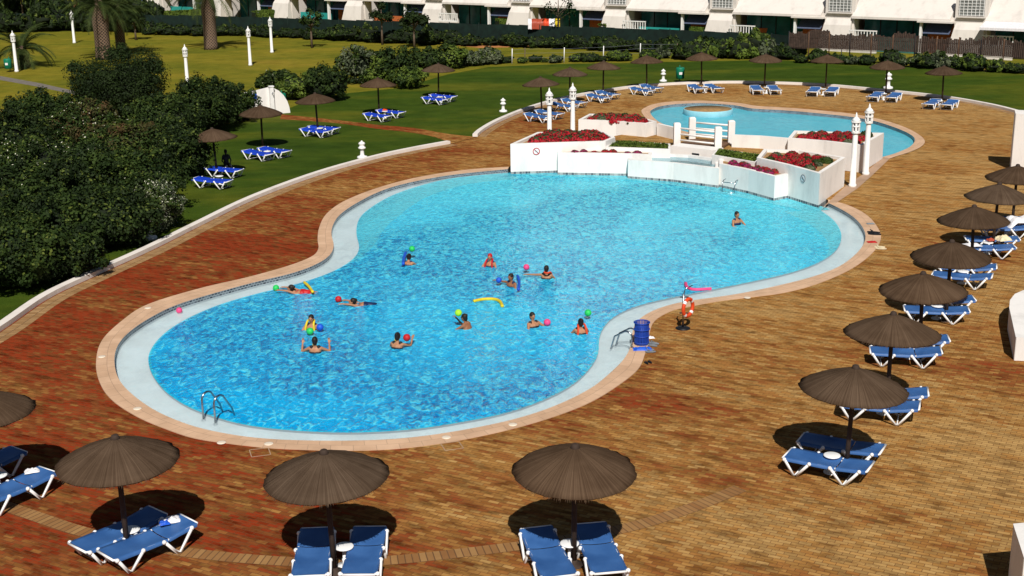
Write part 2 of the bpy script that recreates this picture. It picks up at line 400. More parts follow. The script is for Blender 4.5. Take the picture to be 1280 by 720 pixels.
def spline(P, n=8, closed=True):
    out = []; m = len(P)
    for i in range(m if closed else m - 1):
        g = lambda k: P[k % m] if closed else P[max(0, min(m - 1, k))]
        a, b, c, d = g(i - 1), g(i), g(i + 1), g(i + 2)
        for j in range(n):
            t = j / n
            out.append(b * .5 * 2 + (c - a) * .5 * t + (a * 2 - b * 5 + c * 4 - d) * .5 * t * t + (b * 3 - a - c * 3 + d) * .5 * t ** 3)
    if not closed: out.append(P[-1].copy())
    return out
def resample(P, n, closed=True):
    Q = P + [P[0]] if closed else P; L = [0]
    for a, b in zip(Q, Q[1:]): L.append(L[-1] + (b - a).length)
    out = []; k = 0
    for i in range(n):
        t = L[-1] * i / (n if closed else n - 1)
        while k < len(L) - 2 and L[k + 1] < t: k += 1
        out.append(Q[k].lerp(Q[k + 1], (t - L[k]) / max(1e-9, L[k + 1] - L[k])))
    return out
def offset(P, d, closed=True):
    out = []; n = len(P)
    for i, p in enumerate(P):
        a = P[i - 1] if closed or i else P[i]; b = P[(i + 1) % n] if closed or i < n - 1 else P[i]
        t = (b - a).normalized(); out.append(p + Vector((-t.y, t.x, 0)) * d)
    return out
def smooth(P, k=4):
    for _ in range(k): P = [(P[i - 1] + P[i] * 2 + P[(i + 1) % len(P)]) / 4 for i in range(len(P))]
    return P
def px(L, z=0): return [at(x, y, z) for x, y in L]

# ------------------------------------------------------------------ pool outlines
WZ = -.12
OUT = [(636, 209), (580, 213), (520, 222.5), (470, 236), (430, 252), (408, 268), (399, 285), (397, 300), (398, 311), (390, 321), (360, 333), (310, 347), (250, 361), (185, 381), (152, 402), (127, 427), (120, 455), (125, 480), (140, 501), (170, 521), (207, 537), (245, 549), (300, 557), (355, 562), (440, 564), (505, 561), (570, 552), (640, 537), (700, 519), (745, 500), (784, 474.5), (800, 459), (807, 441), (811, 430), (812, 418), (816, 405), (826, 396), (843, 388), (866, 383), (900, 377), (940, 372), (980, 366.5), (1020, 356), (1060, 339), (1085, 322), (1098, 307), (1101, 294), (1093, 279), (1080, 267), (1060, 257), (1035, 250)]
INN = [(635, 212), (570, 218.5), (520, 227), (482, 237), (450, 252), (427, 267), (417, 280), (414, 293), (417, 304), (416, 315), (407, 325), (387, 335), (364, 343), (320, 353), (262, 369), (220, 382), (195, 394), (170, 409), (152, 425), (144, 440), (143, 455), (146, 470), (153, 482), (170, 498), (195, 515), (220, 526), (248, 536), (300, 546), (355, 551), (440, 552), (505, 549), (565, 541), (640, 526), (695, 508), (740, 485.5), (765, 465), (780, 450), (788, 436), (790, 420), (792, 407), (803, 395.5), (822, 386.5), (845, 379), (882, 374), (918, 369), (951, 362.5), (980, 356), (1015, 347), (1047, 335), (1067, 321), (1079, 307), (1082, 294), (1075, 280), (1060, 267), (1035, 254)]
DEEP = [(640, 215.5), (570, 222), (532, 230), (495, 242), (470, 255), (452, 269), (446, 282), (446, 296), (449, 306), (447, 318), (435, 329), (413, 341), (387, 350), (364, 357), (320, 367), (270, 382), (232, 399), (207, 415), (191, 432), (185, 448), (190, 468), (207, 490), (227, 504), (250, 515), (295, 529), (345, 536.5), (395, 540), (440, 541), (510, 537.5), (570, 529), (630, 517), (680, 500), (720, 478), (742, 454), (749, 437), (748, 423), (756, 406), (773, 391), (807, 379), (851, 370), (896, 361), (940, 352), (985, 342), (1022, 329), (1045, 313), (1052, 296), (1048, 283), (1040, 273), (1026, 263)]
tail = [(1010, 243), (960, 231), (900, 222), (840, 213), (780, 208), (700, 207)]
def contour(L, tl, z):
    a = spline(px(L, z), 6, False); b = px(tl, z)
    return a + b
O_ = contour(OUT, [(x, y - 1) for x, y in tail], 0); I_ = contour(INN, tail, WZ + .06); D_ = contour(DEEP, [(x, y + 1.5) for x, y in tail], WZ)
ncut = len(OUT) * 6 - 5
POOL_HOLE = O_
Oc = resample(spline(px(OUT), 6, False), 300, False); Ic = resample(spline(px(INN, 0), 6, False), 300, False)
# pair each outer point with the nearest stretch of the inner edge
def pair(A, B):
    out = []; k = 0; n = len(B)
    for i, p in enumerate(A):
        lo = max(0, int(n * i / len(A)) - 14); hi = min(n, lo + 29)
        j = min(range(lo, hi), key=lambda q: (B[q] - p).length); j = max(j, k); k = j; out.append(B[j])
    for _ in range(5): out = [out[0]] + [(out[i - 1] + out[i] * 2 + out[i + 1]) / 4 for i in range(1, len(out) - 1)] + [out[-1]]
    return out
Icp = pair(Oc, Ic)

# toddler pool
PO = [(802, 141), (808, 134), (822, 129.5), (845, 127), (880, 126.3), (922, 129), (945, 132.6), (975, 134.5), (1010, 137), (1060, 142), (1100, 149.5), (1130, 159), (1149, 169), (1156, 177), (1151, 184), (1137, 190.5), (1118, 196.5), (1095, 204), (1060, 200), (1000, 192), (930, 182), (860, 172), (820, 158)]
PI_ = [(813, 142), (818, 136), (830, 132.5), (850, 130.3), (880, 129.4), (918, 132), (940, 136), (975, 138), (1010, 140.8), (1060, 146), (1092, 151.5), (1119, 160), (1137, 168), (1143.5, 175), (1138, 183.5), (1122, 191), (1104, 196.5), (1088, 199), (1058, 195), (1000, 187), (935, 178), (870, 168), (828, 155)]
PO_ = spline(px(PO), 5); PI2 = spline(px(PI_), 5)

# ------------------------------------------------------------------ ground, lawns, deck
mb = MB(); mb.sheet([[(-400, -60), (500, -60), (500, 700), (-400, 700)], POOL_HOLE, PO_], 0); struct(mb, 'ground', 'ground')
KERB = [(-170, 520), (-80, 462), (0, 415), (60, 374), (120, 345), (190, 313), (250, 283), (320, 249), (400, 219), (470, 199), (520, 188), (563, 180)]
KERB2 = [(597, 171), (605, 164), (625, 152.5), (660, 138), (700, 126), (740, 118), (790, 110.5), (840, 106.5), (900, 104.5), (960, 105), (1030, 108), (1100, 114.5), (1170, 122), (1220, 130), (1262, 139.5), (1330, 160)]
K1 = spline(px(KERB), 5, False); K2 = spline(px(KERB2), 5, False)
deck = K1 + K2 + [Vector((34, 60, 0)), Vector((40, 10, 0)), Vector((20, -8, 0)), Vector((-30, -8, 0)), Vector((-30, 22, 0))]
mb = MB(); mb.sheet([deck, POOL_HOLE, PO_], .008); struct(mb, 'brick_deck', 'brick')
NL = px([(-200, 500), (-120, 300), (60, 200), (250, 160), (330, 148), (380, 128), (430, 117), (500, 110), (560, 93), (610, 84), (700, 80), (830, 77.5), (960, 75), (1100, 80), (1280, 93), (1500, 120), (1500, 190)])
mb = MB(); mb.sheet([NL + list(reversed(K2)) + list(reversed(K1))], .004); struct(mb, 'lawn', 'lawn')
for K, lab in ((K1, 'long white kerb curving between near lawn and brick deck'), (K2, 'white kerb curving behind the far row of thatched umbrellas')):
    mb = MB(); A = offset(K, .26, False); n = len(K)
    mb.ribbon(K, A, .15, .15); mb.ribbon(K, K, 0, .15); mb.ribbon(A, A, 0, .15)
    for e in (0, n - 1): mb.add([(K[e].x, K[e].y, 0), (A[e].x, A[e].y, 0), (A[e].x, A[e].y, .15), (K[e].x, K[e].y, .15)], [(0, 1, 2, 3)])
    struct(mb, 'kerb', 'kerb')
mb = MB(); mb.ribbon(offset(K1, -.05, False), offset(K1, -.55, False), .012, .012); mb.ribbon(offset(K2, -.05, False), offset(K2, -.45, False), .012, .012)
struct(mb, 'edging_course', 'edge')
SOL = spline(px([(-60, 610), (27, 640), (110, 667), (213, 688), (320, 700), (420, 704), (500, 700), (600, 689), (700, 676), (785, 660), (860, 637), (925, 611)]), 5, False)
mb = MB(); mb.ribbon(offset(SOL, -.17, False), offset(SOL, .17, False), .012, .012); struct(mb, 'soldier_course', 'soldier')
up_ = px([(352, 143), (420, 150), (470, 156), (517, 160), (557, 167), (597, 171.5)]); lo_ = px([(350, 149), (420, 154), (470, 161), (515, 166), (545, 172), (565, 180)])
mb = MB(); mb.ribbon(spline(up_, 4, False), spline(lo_, 4, False), .008, .008); struct(mb, 'brick_path', 'brick')
mb = MB(); mb.sheet([px([(-150, 78), (-60, 86), (0, 95), (50, 104), (90, 113), (130, 125), (130, 129), (88, 117), (45, 108), (0, 100), (-60, 92), (-150, 84)])], .004); struct(mb, 'grey_path', 'asphalt')
mb = MB(); mb.sheet([px([(350, 18), (470, 15), (545, 22), (560, 30), (480, 27), (420, 25), (350, 24)])], .006)
mb.sheet([px([(560, 56), (680, 55), (690, 58), (600, 60)])], .006); mb.sheet([px([(1150, 79), (1300, 84), (1300, 90), (1160, 83)])], .006); struct(mb, 'bare_ground', 'orange_earth')

# coping ring (raised), waterline wall, ledge, basin
mb = MB(); mb.ribbon(Oc, Icp, .022, .022); mb.ribbon(Oc, Oc, 0, .022); struct(mb, 'pool_coping', 'coping')
mb = MB(); mb.ribbon(Icp, Icp, .021, -.30); struct(mb, 'waterline_tiles', 'mosaic')
Dc = resample(spline(px(DEEP, WZ), 6, False), 300, False); Dcp = pair(Icp, Dc)
mb = MB(); mb.ribbon(Icp, Dcp, -.17, -.17); mb.ribbon(Dcp, Dcp, -.17, -1.45); struct(mb, 'pool_ledge', 'ledge')
allD = Dcp + px(tail, 0)
mb = MB(); mb.sheet([allD], -1.4); struct(mb, 'pool_floor', 'floor')
wd = [max(.06, min(1.5, (p.y - 42) * .2)) * (1 if p.x > -6 else .9) for p in Dcp]
sgn = 1 if sum(allD[i].x * allD[(i + 1) % len(allD)].y - allD[(i + 1) % len(allD)].x * allD[i].y for i in range(len(allD))) > 0 else -1
st = offset(Dcp, 1 * sgn, False); IN2 = [p + (q - p) * w_ for p, q, w_ in zip(Dcp, st, wd)]
for _ in range(6): IN2 = [IN2[0]] + [(IN2[i - 1] + IN2[i] * 2 + IN2[i + 1]) / 4 for i in range(1, len(IN2) - 1)] + [IN2[-1]]
mb = MB(); mb.ribbon(Dcp, IN2, WZ, WZ); struct(mb, 'step_water', 'midwater')
mb = MB(); mb.sheet([IN2 + [Dcp[-1]] + px(tail, 0) + [Dcp[0]]], WZ)
o = struct(mb, 'pool_water', 'water')
mb = MB(); mb.ribbon(Icp, Dcp, WZ, WZ); struct(mb, 'ledge_water', 'thinwater')
# wall below the shallow end, hidden under the planters
n = len(PO_)
mb = MB(); mb.ribbon(PO_, PI2, .022, .022, True); struct(mb, 'paddling_pool_coping', 'coping')
mb = MB(); mb.ribbon(PI2, PI2, .021, -.25, True); struct(mb, 'paddling_pool_edge', 'mosaic')
mb = MB(); mb.sheet([PI2], -.42); mb.ribbon(PI2, PI2, -.2, -.42, True)
Pst = offset(PI2, .8)
struct(mb, 'paddling_pool_floor', 'pfloor')
mb = MB(); mb.sheet([PI2], -.15); struct(mb, 'paddling_pool_water', 'pwater')
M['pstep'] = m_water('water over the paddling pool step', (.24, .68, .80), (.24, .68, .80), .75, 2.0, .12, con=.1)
cen = sum(PI2, Vector()) / len(PI2); sg = 1 if sum(PI2[i].x * PI2[(i + 1) % len(PI2)].y - PI2[(i + 1) % len(PI2)].x * PI2[i].y for i in range(len(PI2))) > 0 else -1
ii = [i for i, p in enumerate(PI2) if p.x > 20.5]; A1 = [PI2[i] for i in ii]; full = offset(PI2, sg * 1.0)
B1 = [PI2[i].lerp(full[i], min(1, max(0, (PI2[i].x - 20.5) / 4))) for i in ii]
mb = MB(); mb.ribbon(A1, B1, -.146, -.146); struct(mb, 'paddling_step_water', 'pstep')

# ------------------------------------------------------------------ thatched umbrellas
def make_umbrella(seed):
    rnd = random.Random(seed)
    t = thing('thatched_umbrella', 'x', 'umbrella', group='brown thatched umbrellas')
    mb = MB(); mb.tube([(0, 0, 0), (0, 0, 2.2)], [.052, .045], 10); mb.build('pole', 'pole', t)
    mb = MB(); mb.lathe([(.17, 0), (.17, .03), (.07, .05), (.06, .12)], n=14); mb.build('base', 'pole', t)
    mb = MB(); R = 1.06; ns = 72; prof = [(.04, 2.27), (.25, 2.20), (.5, 2.105), (.75, 1.995), (.93, 1.90), (R, 1.825)]
    vs = []
    for j, (r, z) in enumerate(prof):
        for k in range(ns):
            q = 2 * PI * k / ns; w = (rnd.random() - .5)
            rr = r * (1 + (w * .035 + .012 * math.sin(q * 3 + seed) if j == 5 else 0)); sag = 0
            vs.append((rr * math.cos(q), rr * math.sin(q), z + sag + (w * .02 if j == 5 else w * .008)))
    for k in range(ns):
        q = 2 * PI * k / ns; vs.append(((R - .03) * math.cos(q), (R - .03) * math.sin(q), 1.785 + rnd.random() * .015))
    for k in range(ns):
        q = 2 * PI * k / ns; vs.append((.04 * math.cos(q), .04 * math.sin(q), 2.19))
    fs = [(j * ns + k, j * ns + (k + 1) % ns, (j + 1) * ns + (k + 1) % ns, (j + 1) * ns + k) for j in range(7) for k in range(ns)]
    mb.add(vs, fs, 0, True)
    for k in range(240):   # loose straw ends at the rim
        q = rnd.random() * 6.283; r1 = R - .04; r2 = R + rnd.uniform(.0, .055); z = 1.83; dq = .008
        mb.add([(r1 * math.cos(q - dq), r1 * math.sin(q - dq), z), (r1 * math.cos(q + dq), r1 * math.sin(q + dq), z), (r2 * math.cos(q), r2 * math.sin(q), z - .03 - rnd.random() * .04)], [(0, 1, 2)])
    mb.build('canopy', 'thatch', t)
    mb = MB()
    for k in range(8):
        q = k * PI / 4 + .2; mb.tube([(.05 * math.cos(q), .05 * math.sin(q), 2.17), (1.0 * math.cos(q), 1.0 * math.sin(q), 1.79)], .014, 5)
    mb.build('ribs', 'wood', t)
    mb = MB(); mb.lathe([(.075, 2.235), (.085, 2.26), (.06, 2.32), (.045, 2.33)], n=12); mb.build('cap', 'pole', t)
    return t
UP = [make_umbrella(i) for i in range(3)]
UMB = [  # apex in the photograph, words
 ((-28, 487), 'umbrella cut by the left edge', (-10, 600)), ((145, 545), 'umbrella nearest the lower left corner', None), ((410, 563), 'bottom umbrella left of the middle', None), ((717, 554), 'bottom umbrella right of the middle', None),
 ((1065, 458), 'nearest umbrella of the right-hand row', None), ((1116, 392), 'second nearest umbrella of the right-hand row', None), ((1157, 340), 'third nearest umbrella of the right-hand row', None), ((1190, 300), 'fourth umbrella of the right-hand row', None),
 ((1221, 257), 'fifth umbrella of the right-hand row', None), ((1247.5, 229), 'sixth umbrella of the right-hand row', None), ((1272, 206), 'farthest umbrella of the right-hand row', None),
 ((677, 96), 'far umbrella behind the left lamp post', None), ((712, 84), 'second far umbrella from the left', None), ((754, 76), 'third far umbrella from the left', None), ((809, 69), 'fourth far umbrella from the left', None),
 ((878, 65), 'fifth far umbrella from the left', None), ((957, 67), 'sixth far umbrella from the left', None), ((1034, 68), 'seventh far umbrella from the left', None), ((1110, 75), 'eighth far umbrella from the left', None), ((1181, 82), 'last far umbrella to the right', None),
 ((547, 79), 'farthest umbrella on the lawn', None), ((472, 97), 'lawn umbrella beside the farthest one', None), ((395, 116), 'lawn umbrella by the green bin', None), ((325, 131), 'lawn umbrella before the white wall', None), ((267, 160), 'lawn umbrella nearest the big bushes', None)]
for i, (a, w, _) in enumerate(UMB):
    far = i >= 11
    z = 2.12 if far else 2.3
    p = at(*a, z); p.z = 0
    lab = 'brown ' + w.replace('umbrella', 'thatched umbrella', 1) + (' of the deck' if 'far ' in w and i < 20 else '')
    rz = random.uniform(0, 6)
    s = (.99, .99, .92) if far else 1.0
    if i < 3: o = UP[i]; o.location = p; o.rotation_euler.z = rz; o['label'] = lab
    else: o = dup(UP[i % 3], p, rz, lab, s)
    o.rotation_euler.x = random.uniform(-.035, .035); o.rotation_euler.y = random.uniform(-.035, .035)

# ------------------------------------------------------------------ sun loungers
def make_lounger(rise):
    t = thing('sun_lounger', 'x', 'sun lounger', group='blue sun loungers')
    L = 1.70; W = .56; h = .33; bk = 1.08; e = L; ez = h + rise
    def zz(x): return h if x < bk else h + (x - bk) / (L - bk) * rise
    for sy in (-1, 1):
        y = sy * W / 2
        mb = MB(); mb.tube([(.0, y, h + .015), (.08, y, h), (bk, y, h), (L - .03, y, ez), (L, y, ez + .01)], .021, 7); mb.build('side_rail', 'plastic', t)
        for x0, x1, xm in ((.05, .56, .28), (.98, 1.56, 1.26)):
            mb = MB(); yy = y + sy * .035
            mb.tube([(x0, yy, zz(x0) + .01), (xm - .03, yy, .03), (xm + .03, yy, .03), (x1, yy, zz(x1))], .03, 7)
            mb.ball((x0, yy, zz(x0)), .042, 8, 6); mb.ball((x1, yy, zz(x1)), .042, 8, 6)
            mb.build('leg', 'plastic', t)
    for x in (.0, L): mb = MB(); mb.tube([(x, -W / 2, zz(x) + .01), (x, W / 2, zz(x) + .01)], .022, 7); mb.build('end_bar', 'plastic', t)
    for x in (.28, 1.26): mb = MB(); mb.tube([(x, -W / 2 - .03, .04), (x, W / 2 + .03, .04)], .014, 6); mb.build('cross_bar', 'plastic', t)
    def sling(x0, x1, name):
        mb = MB(); nx, ny = 14, 10; vs = []
        for i in range(nx + 1):
            for j in range(ny + 1):
                x = x0 + (x1 - x0) * i / nx; v = max(-1, min(1, (j - 1) / (ny - 2) * 2 - 1)); dz = -.065 if j in (0, ny) else 0
                sag = .035 * (1 - v * v) * math.sin(PI * min(1, max(0, (x - .02) / (L - .04))))
                vs.append((x, v * (W / 2 + (.024 if not dz else .026)), zz(x) + .026 + dz - sag + .004 * noise.noise(Vector((x * 5, v * 3, rise * 9)))))
        mb.add(vs, [(i * (ny + 1) + j, (i + 1) * (ny + 1) + j, (i + 1) * (ny + 1) + j + 1, i * (ny + 1) + j + 1) for i in range(nx) for j in range(ny)], 0, True)
        mb.build(name, 'sling', t)
    sling(.02, bk - .01, 'seat'); sling(bk + .01, L - .02, 'backrest')
    return t
LP = [make_lounger(.05), make_lounger(.09)]
cnt = [0, 0]
def lounger(foot, head, lab, k=0, z=.33):
    a = at(*foot, z); b = at(*head, z + (.05, .09)[k]); d = b - a; rz = math.atan2(d.y, d.x)
    m = (a + b) / 2; p = m - Vector((math.cos(rz), math.sin(rz), 0)) * .85; p.z = 0
    if not cnt[k]: o = LP[k]; o.location = p; o.rotation_euler.z = rz; o['label'] = lab
    else: o = dup(LP[k], p, rz, lab)
    cnt[k] += 1; return o
tb = thing('side_table', 'x', 'side table', group='small white side tables')
mb = MB(); mb.lathe([(.155, .36), (.17, .37), (.17, .385), (.155, .392)], n=20); mb.build('table_top', 'plastic', tb)
mb = MB(); mb.lathe([(.16, 0), (.15, .02), (.035, .05), (.03, .36)], n=14); mb.build('pedestal', 'plastic', tb)
tcnt = 0
def table(p, lab):
    global tcnt
    q = at(*p, .38); q.z = 0
    if not tcnt: tb.location = q; tb['label'] = lab
    else: dup(tb, q, 0, lab)
    tcnt += 1
PAIRS = [  # (foot, head) nearer, (foot, head) farther, table, words
 (((-35, 630), (62, 587)), ((-70, 600), (24, 562)), (-2, 594), 'umbrella cut by the left edge', 0),
 (((140, 692), (228, 652)), ((106, 682), (189, 642)), (163, 662), 'umbrella nearest the lower left corner', 1),
 (((387, 717), (396, 664)), ((449, 716), (462, 662)), (430, 683), 'bottom umbrella left of the middle', 0),
 (((698, 717), (672, 664)), ((761, 712), (739, 659)), (712, 679), 'bottom umbrella right of the middle', 1),
 (((984, 567), (1088, 584)), ((1004, 548), (1100, 562)), (1040, 569), 'nearest umbrella of the right-hand row', 0),
 (((1052, 502), (1148, 507)), ((1064, 488), (1159, 490)), (1105, 497), 'second nearest umbrella of the right-hand row', 1),
 (((1088, 438), (1176, 438)), ((1100, 424), (1185, 423)), (1140, 430), 'third nearest umbrella of the right-hand row', 1),
 (((1130, 386), (1211, 387)), ((1140, 374), (1217, 373)), (1172, 382), 'fourth umbrella of the right-hand row', 0),
 (((1166, 342), (1240, 345)), ((1174, 332), (1244, 333)), (1204, 339), 'fifth umbrella of the right-hand row', 1),
 (((1200, 309), (1268, 308)), ((1208, 298), (1272, 298)), (1235, 303), 'sixth umbrella of the right-hand row', 0),
 (((1226, 285), (1286, 283)), ((1234, 273), (1292, 272)), (1262, 279), 'farthest umbrella of the right-hand row', 0),
 (((690, 147), (656, 141)), ((706, 143), (668, 137)), (682, 141), 'first far umbrella', 1),
 (((720, 133), (688, 128)), ((733, 129), (702, 123)), (712, 128), 'second far umbrella', 1),
 (((764, 123), (732, 117)), ((775, 119), (744, 113)), (752, 118), 'third far umbrella', 1),
 (((817, 114), (788, 109)), ((828, 111), (800, 105)), (807, 110), 'fourth far umbrella', 1),
 (((879, 112), (862, 105)), ((900, 111), (884, 105)), (881, 108), 'fifth far umbrella', 1),
 (((950, 114), (942, 106)), ((972, 114), (963, 106)), (958, 109), 'sixth far umbrella', 1),
 (((1013, 116), (1021, 108)), ((1035, 116), (1044, 108)), (1029, 111), 'seventh far umbrella', 1),
 (((1088, 122), (1101, 114.5)), ((1111, 123), (1123, 115)), (1105, 117), 'eighth far umbrella', 1),
 (((1158, 131), (1172, 123.5)), ((1180, 132), (1194, 124)), (1175, 126), 'last far umbrella to the right', 1),
 (((562, 125), (526, 121)), ((571, 121), (537, 118)), (550, 121), 'farthest lawn umbrella', 0),
 (((491, 146), (453, 141)), ((507, 141), (470, 137)), (481, 139), 'lawn umbrella beside the farthest one', 0),
 (((416, 165), (373, 160)), ((426, 161), (384, 157)), (400, 160), 'lawn umbrella by the green bin', 0),
 (((344, 194), (302, 187)), ((363, 190), (323, 184)), (334, 189), 'lawn umbrella before the white wall', 0),
 (((292, 227), (239, 222)), ((298, 213), (262, 209)), (274, 220), 'lawn umbrella nearest the big bushes', 0)]
for i, (A, B, T, w, k) in enumerate(PAIRS):
    n1, n2 = ('left', 'right') if i in (2, 3, 15, 16, 17, 18, 19) else ('nearer', 'farther')
    oa = lounger(*A, f'{n1} blue lounger of the pair under the {w}', k)
    ob = lounger(*B, f'{n2} blue lounger of the pair under the {w}', k)
    if i >= 20:
        for o in oa.children[:] + ob.children[:]:
            if o.name.startswith(('seat', 'backrest')): o.material_slots[0].link = 'OBJECT'; o.material_slots[0].material = M['sling_lawn']
    table(T, f'white side table between loungers under the {w}')

# ------------------------------------------------------------------ lamp posts, bollards, bins
def make_lamp():
    t = thing('lamp_post', 'x', 'lamp post', group='white lamp posts')
    mb = MB(); mb.lathe([(.16, 0), (.16, .12), (.125, .16), (.105, 2.2), (.10, 2.22)], n=14); mb.build('post', 'white', t)
    mb = MB(); mb.lathe([(.10, 2.2), (.17, 2.23), (.17, 2.30), (.145, 2.31), (.145, 2.33)], n=12, smooth=False)
    for k in range(6):
        q = k * PI / 3; mb.box((.145 * math.cos(q), .145 * math.sin(q), 2.49), (.04, .075, .34), q)
    mb.lathe([(.17, 2.48), (.175, 2.49), (.175, 2.52), (.17, 2.53)], n=12, smooth=False)
    mb.lathe([(.16, 2.65), (.2, 2.66), (.2, 2.71), (.17, 2.72)], n=12, smooth=False); mb.build('lantern', 'white', t)
    mb = MB(); mb.lathe([(.115, 2.32), (.115, 2.66)], n=10); mb.build('lamp_glass', 'grey', t)
    mb = MB(); mb.lathe([(.18, 2.715), (.15, 2.79), (.07, 2.87), (.04, 2.9), (.055, 2.94), (.03, 2.99), (.01, 3.06)], n=12); mb.build('lamp_cap', 'white', t)
    return t
lp = make_lamp()
LAMPS = [((21, 90), 'white lamp post beside the green bin at the far left'), ((93, 54), 'white lamp post standing in front of the far left hedge'), ((313, 82), 'white lamp post on open lawn above the white curved wall'),
         ((340, 66), 'most distant white lamp post on the dry lawn, right of the palms'), ((235, 112), 'white lamp post rising behind the big bush mass'), ((17, 24), 'white lamp post at the top left corner before the house'),
         ((687, 187), 'lower white lamp post behind the left red flower bed'), ((716, 179), 'taller white lamp post behind the left red flower bed'),
         ((1065.5, 234), 'nearer white lamp post beside the right flower planter'), ((1082, 219), 'farther white lamp post beside the paddling pool planter')]
for i, (p, l) in enumerate(LAMPS):
    q = at(*p)
    if i == 0: lp.location = q; lp['label'] = l
    else: dup(lp, q, i * .7, l, 1.0 if i > 7 else .97)
bl = thing('bollard_light', 'x', 'bollard light', group='short white bollard lights')
mb = MB(); mb.lathe([(.22, 0), (.24, .03), (.22, .1), (.12, .13), (.09, .17), (.085, .4), (.1, .42)], n=14); mb.build('base', 'white', bl)
mb = MB(); mb.lathe([(.1, .42), (.17, .45), (.17, .5), (.12, .53), (.11, .6), (.12, .62), (.16, .66), (.12, .72), (.04, .76), (.03, .8)], n=14); mb.build('lamp_head', 'white', bl)
for i, (p, l) in enumerate([((629, 140), 'white bollard light on grass near the path end of the kerb'), ((453, 198), 'white bollard light on the near lawn beside the long kerb'), ((829, 102), 'white bollard light on grass beside the far green bin'),
                            ((1110, 111), 'white bollard light behind the eighth far umbrella'), ((188, 299), 'white bollard light with a flowering bush hanging over it')]):
    if i == 0: bl.location = at(*p); bl['label'] = l
    else: dup(bl, at(*p), i, l, 1.05 if i != 3 else 1.3)
def bin_(p, lab, mat='bingreen', sc_=1):
    t = thing('litter_bin', lab, 'litter bin', at(*p), 0, 'green litter bins'); t.scale = (sc_,) * 3
    mb = MB(); mb.lathe([(.22, .25), (.27, .28), (.29, .9), (.26, .98), (.2, .99)], n=16); mb.build('bin_body', mat, t)
    mb = MB(); mb.tube([(0, .3, 0), (0, .3, 1.1)], .03, 8); mb.tube([(0, .3, 1.05), (0, .2, .95)], .02, 6); mb.build('post', mat, t)
    mb = MB(); mb.box((0, -.283, .62), (.2, .012, .16)); mb.build('sticker', 'towel', t)
bin_((11, 90), 'green litter bin beside the far left lamp post'); bin_((352, 140), 'green litter bin against the white curved wall', sc_=1.1); bin_((850, 103), 'green litter bin on grass behind the far kerb')

# ------------------------------------------------------------------ planters round the terrace
def wallring(name, lab, top_px, Ht, z0=-1.4, thick=.16, soil=-.12, soilmat='soil', water=None, mats='wall', sides=None):
    P = [at(x, y, Ht) for x, y in top_px]
    for p in P: p.z = 0
    n = len(P)
    if sum(P[i].x * P[(i + 1) % n].y - P[(i + 1) % n].x * P[i].y for i in range(n)) < 0: P.reverse()
    I = []
    for i in range(n):
        a = (P[i] - P[i - 1]).normalized(); b = (P[(i + 1) % n] - P[i]).normalized()
        na = Vector((-a.y, a.x, 0)); nb = Vector((-b.y, b.x, 0)); m = (na + nb).normalized()
        I.append(P[i] + m * thick / max(.35, m.dot(na)))
    t = thing(name, lab, 'planter' if name == 'planter' else name.replace('_', ' '), (P[0].x, P[0].y, 0)); org = P[0]
    mb = MB()
    for i in range(n):
        j = (i + 1) % n
        p, q, r, s_ = P[i] - org, P[j] - org, I[j] - org, I[i] - org
        for (u, v, zt, zb) in ((p, q, Ht, z0), (r, s_, Ht, Ht + soil - .15)):
            mb.add([(u.x, u.y, zb), (v.x, v.y, zb), (v.x, v.y, zt), (u.x, u.y, zt)], [(0, 1, 2, 3)])
        mb.add([(p.x, p.y, Ht), (q.x, q.y, Ht), (r.x, r.y, Ht), (s_.x, s_.y, Ht)], [(0, 1, 2, 3)])
    mb.build('wall', mats, t)
    mb = MB(); mb.sheet([[p - org for p in I]], Ht + soil); mb.build('water' if water else 'soil', water or soilmat, t)
    # waterline mosaic strip, 3 mm proud of the wall
    mb = MB(); C = sum(P, Vector()) / n
    for i in range(n):
        j = (i + 1) % n; d = (P[j] - P[i]).normalized(); nn = Vector((d.y, -d.x, 0)) * .004
        u, v = P[i] + nn - org, P[j] + nn - org
        mb.add([(u.x, u.y, WZ - .1), (v.x, v.y, WZ - .1), (v.x, v.y, WZ + .10), (u.x, u.y, WZ + .10)], [(0, 1, 2, 3)])
    if z0 < -.5: mb.build('mosaic_band', 'mosaic2', t)
    return t, I
HI = 1.22; LO = .86
P1, I1 = wallring('planter', 'tall white planter of red flowers with a round no-diving sign at left', [(638, 180), (757, 176.5), (769, 171.5), (752, 163), (672, 165)], HI)
P2, I2 = wallring('planter', 'low white planter with sparse red plants in front of the left tall one', [(697, 190.7), (785.5, 192), (815, 193.5), (815, 189), (760, 187), (697, 186.4)], LO, soil=-.06)
P3, I3 = wallring('fountain_basin', 'white fountain basin wall jutting over the pool in the middle', [(785, 199.5), (842, 203.5), (899, 210.5), (899, 198), (862, 193), (826, 191.5), (785, 191.5)], .70, soil=-.12, water='bwater')
P4, I4 = wallring('planter', 'low white planter with dark red plants right of the fountain basin', [(899, 204.5), (936, 212), (968.5, 220.5), (990, 216.5), (946, 203), (899, 198)], LO, soil=-.06)
P5, I5 = wallring('planter', 'tall white planter of red flowers at the right corner of the pool', [(946, 197), (985, 206), (1025, 217), (1057, 196.5), (1000, 187.5), (955, 186)], HI)
P6, I6 = wallring('planter', 'long white planter of red flowers beside the paddling pool', [(985, 172.5), (1030, 176), (1078, 181.5), (1105, 166), (1040, 164.5), (993, 163)], HI - .02, z0=-.3)
P7, I7 = wallring('planter', 'white planter of red flowers left of the little bridge', [(723, 149.5), (770, 151), (808, 154.5), (821, 151.5), (790, 144), (737, 142)], HI - .02, z0=-.3)
G1, IG1 = wallring('planter', 'narrow white planter of clipped grass behind the left low planter', [(757, 183.5), (838, 186.5), (838, 179.5), (790, 176.5), (768, 176)], LO + .12, z0=-.3, thick=.1, soilmat='lawn')
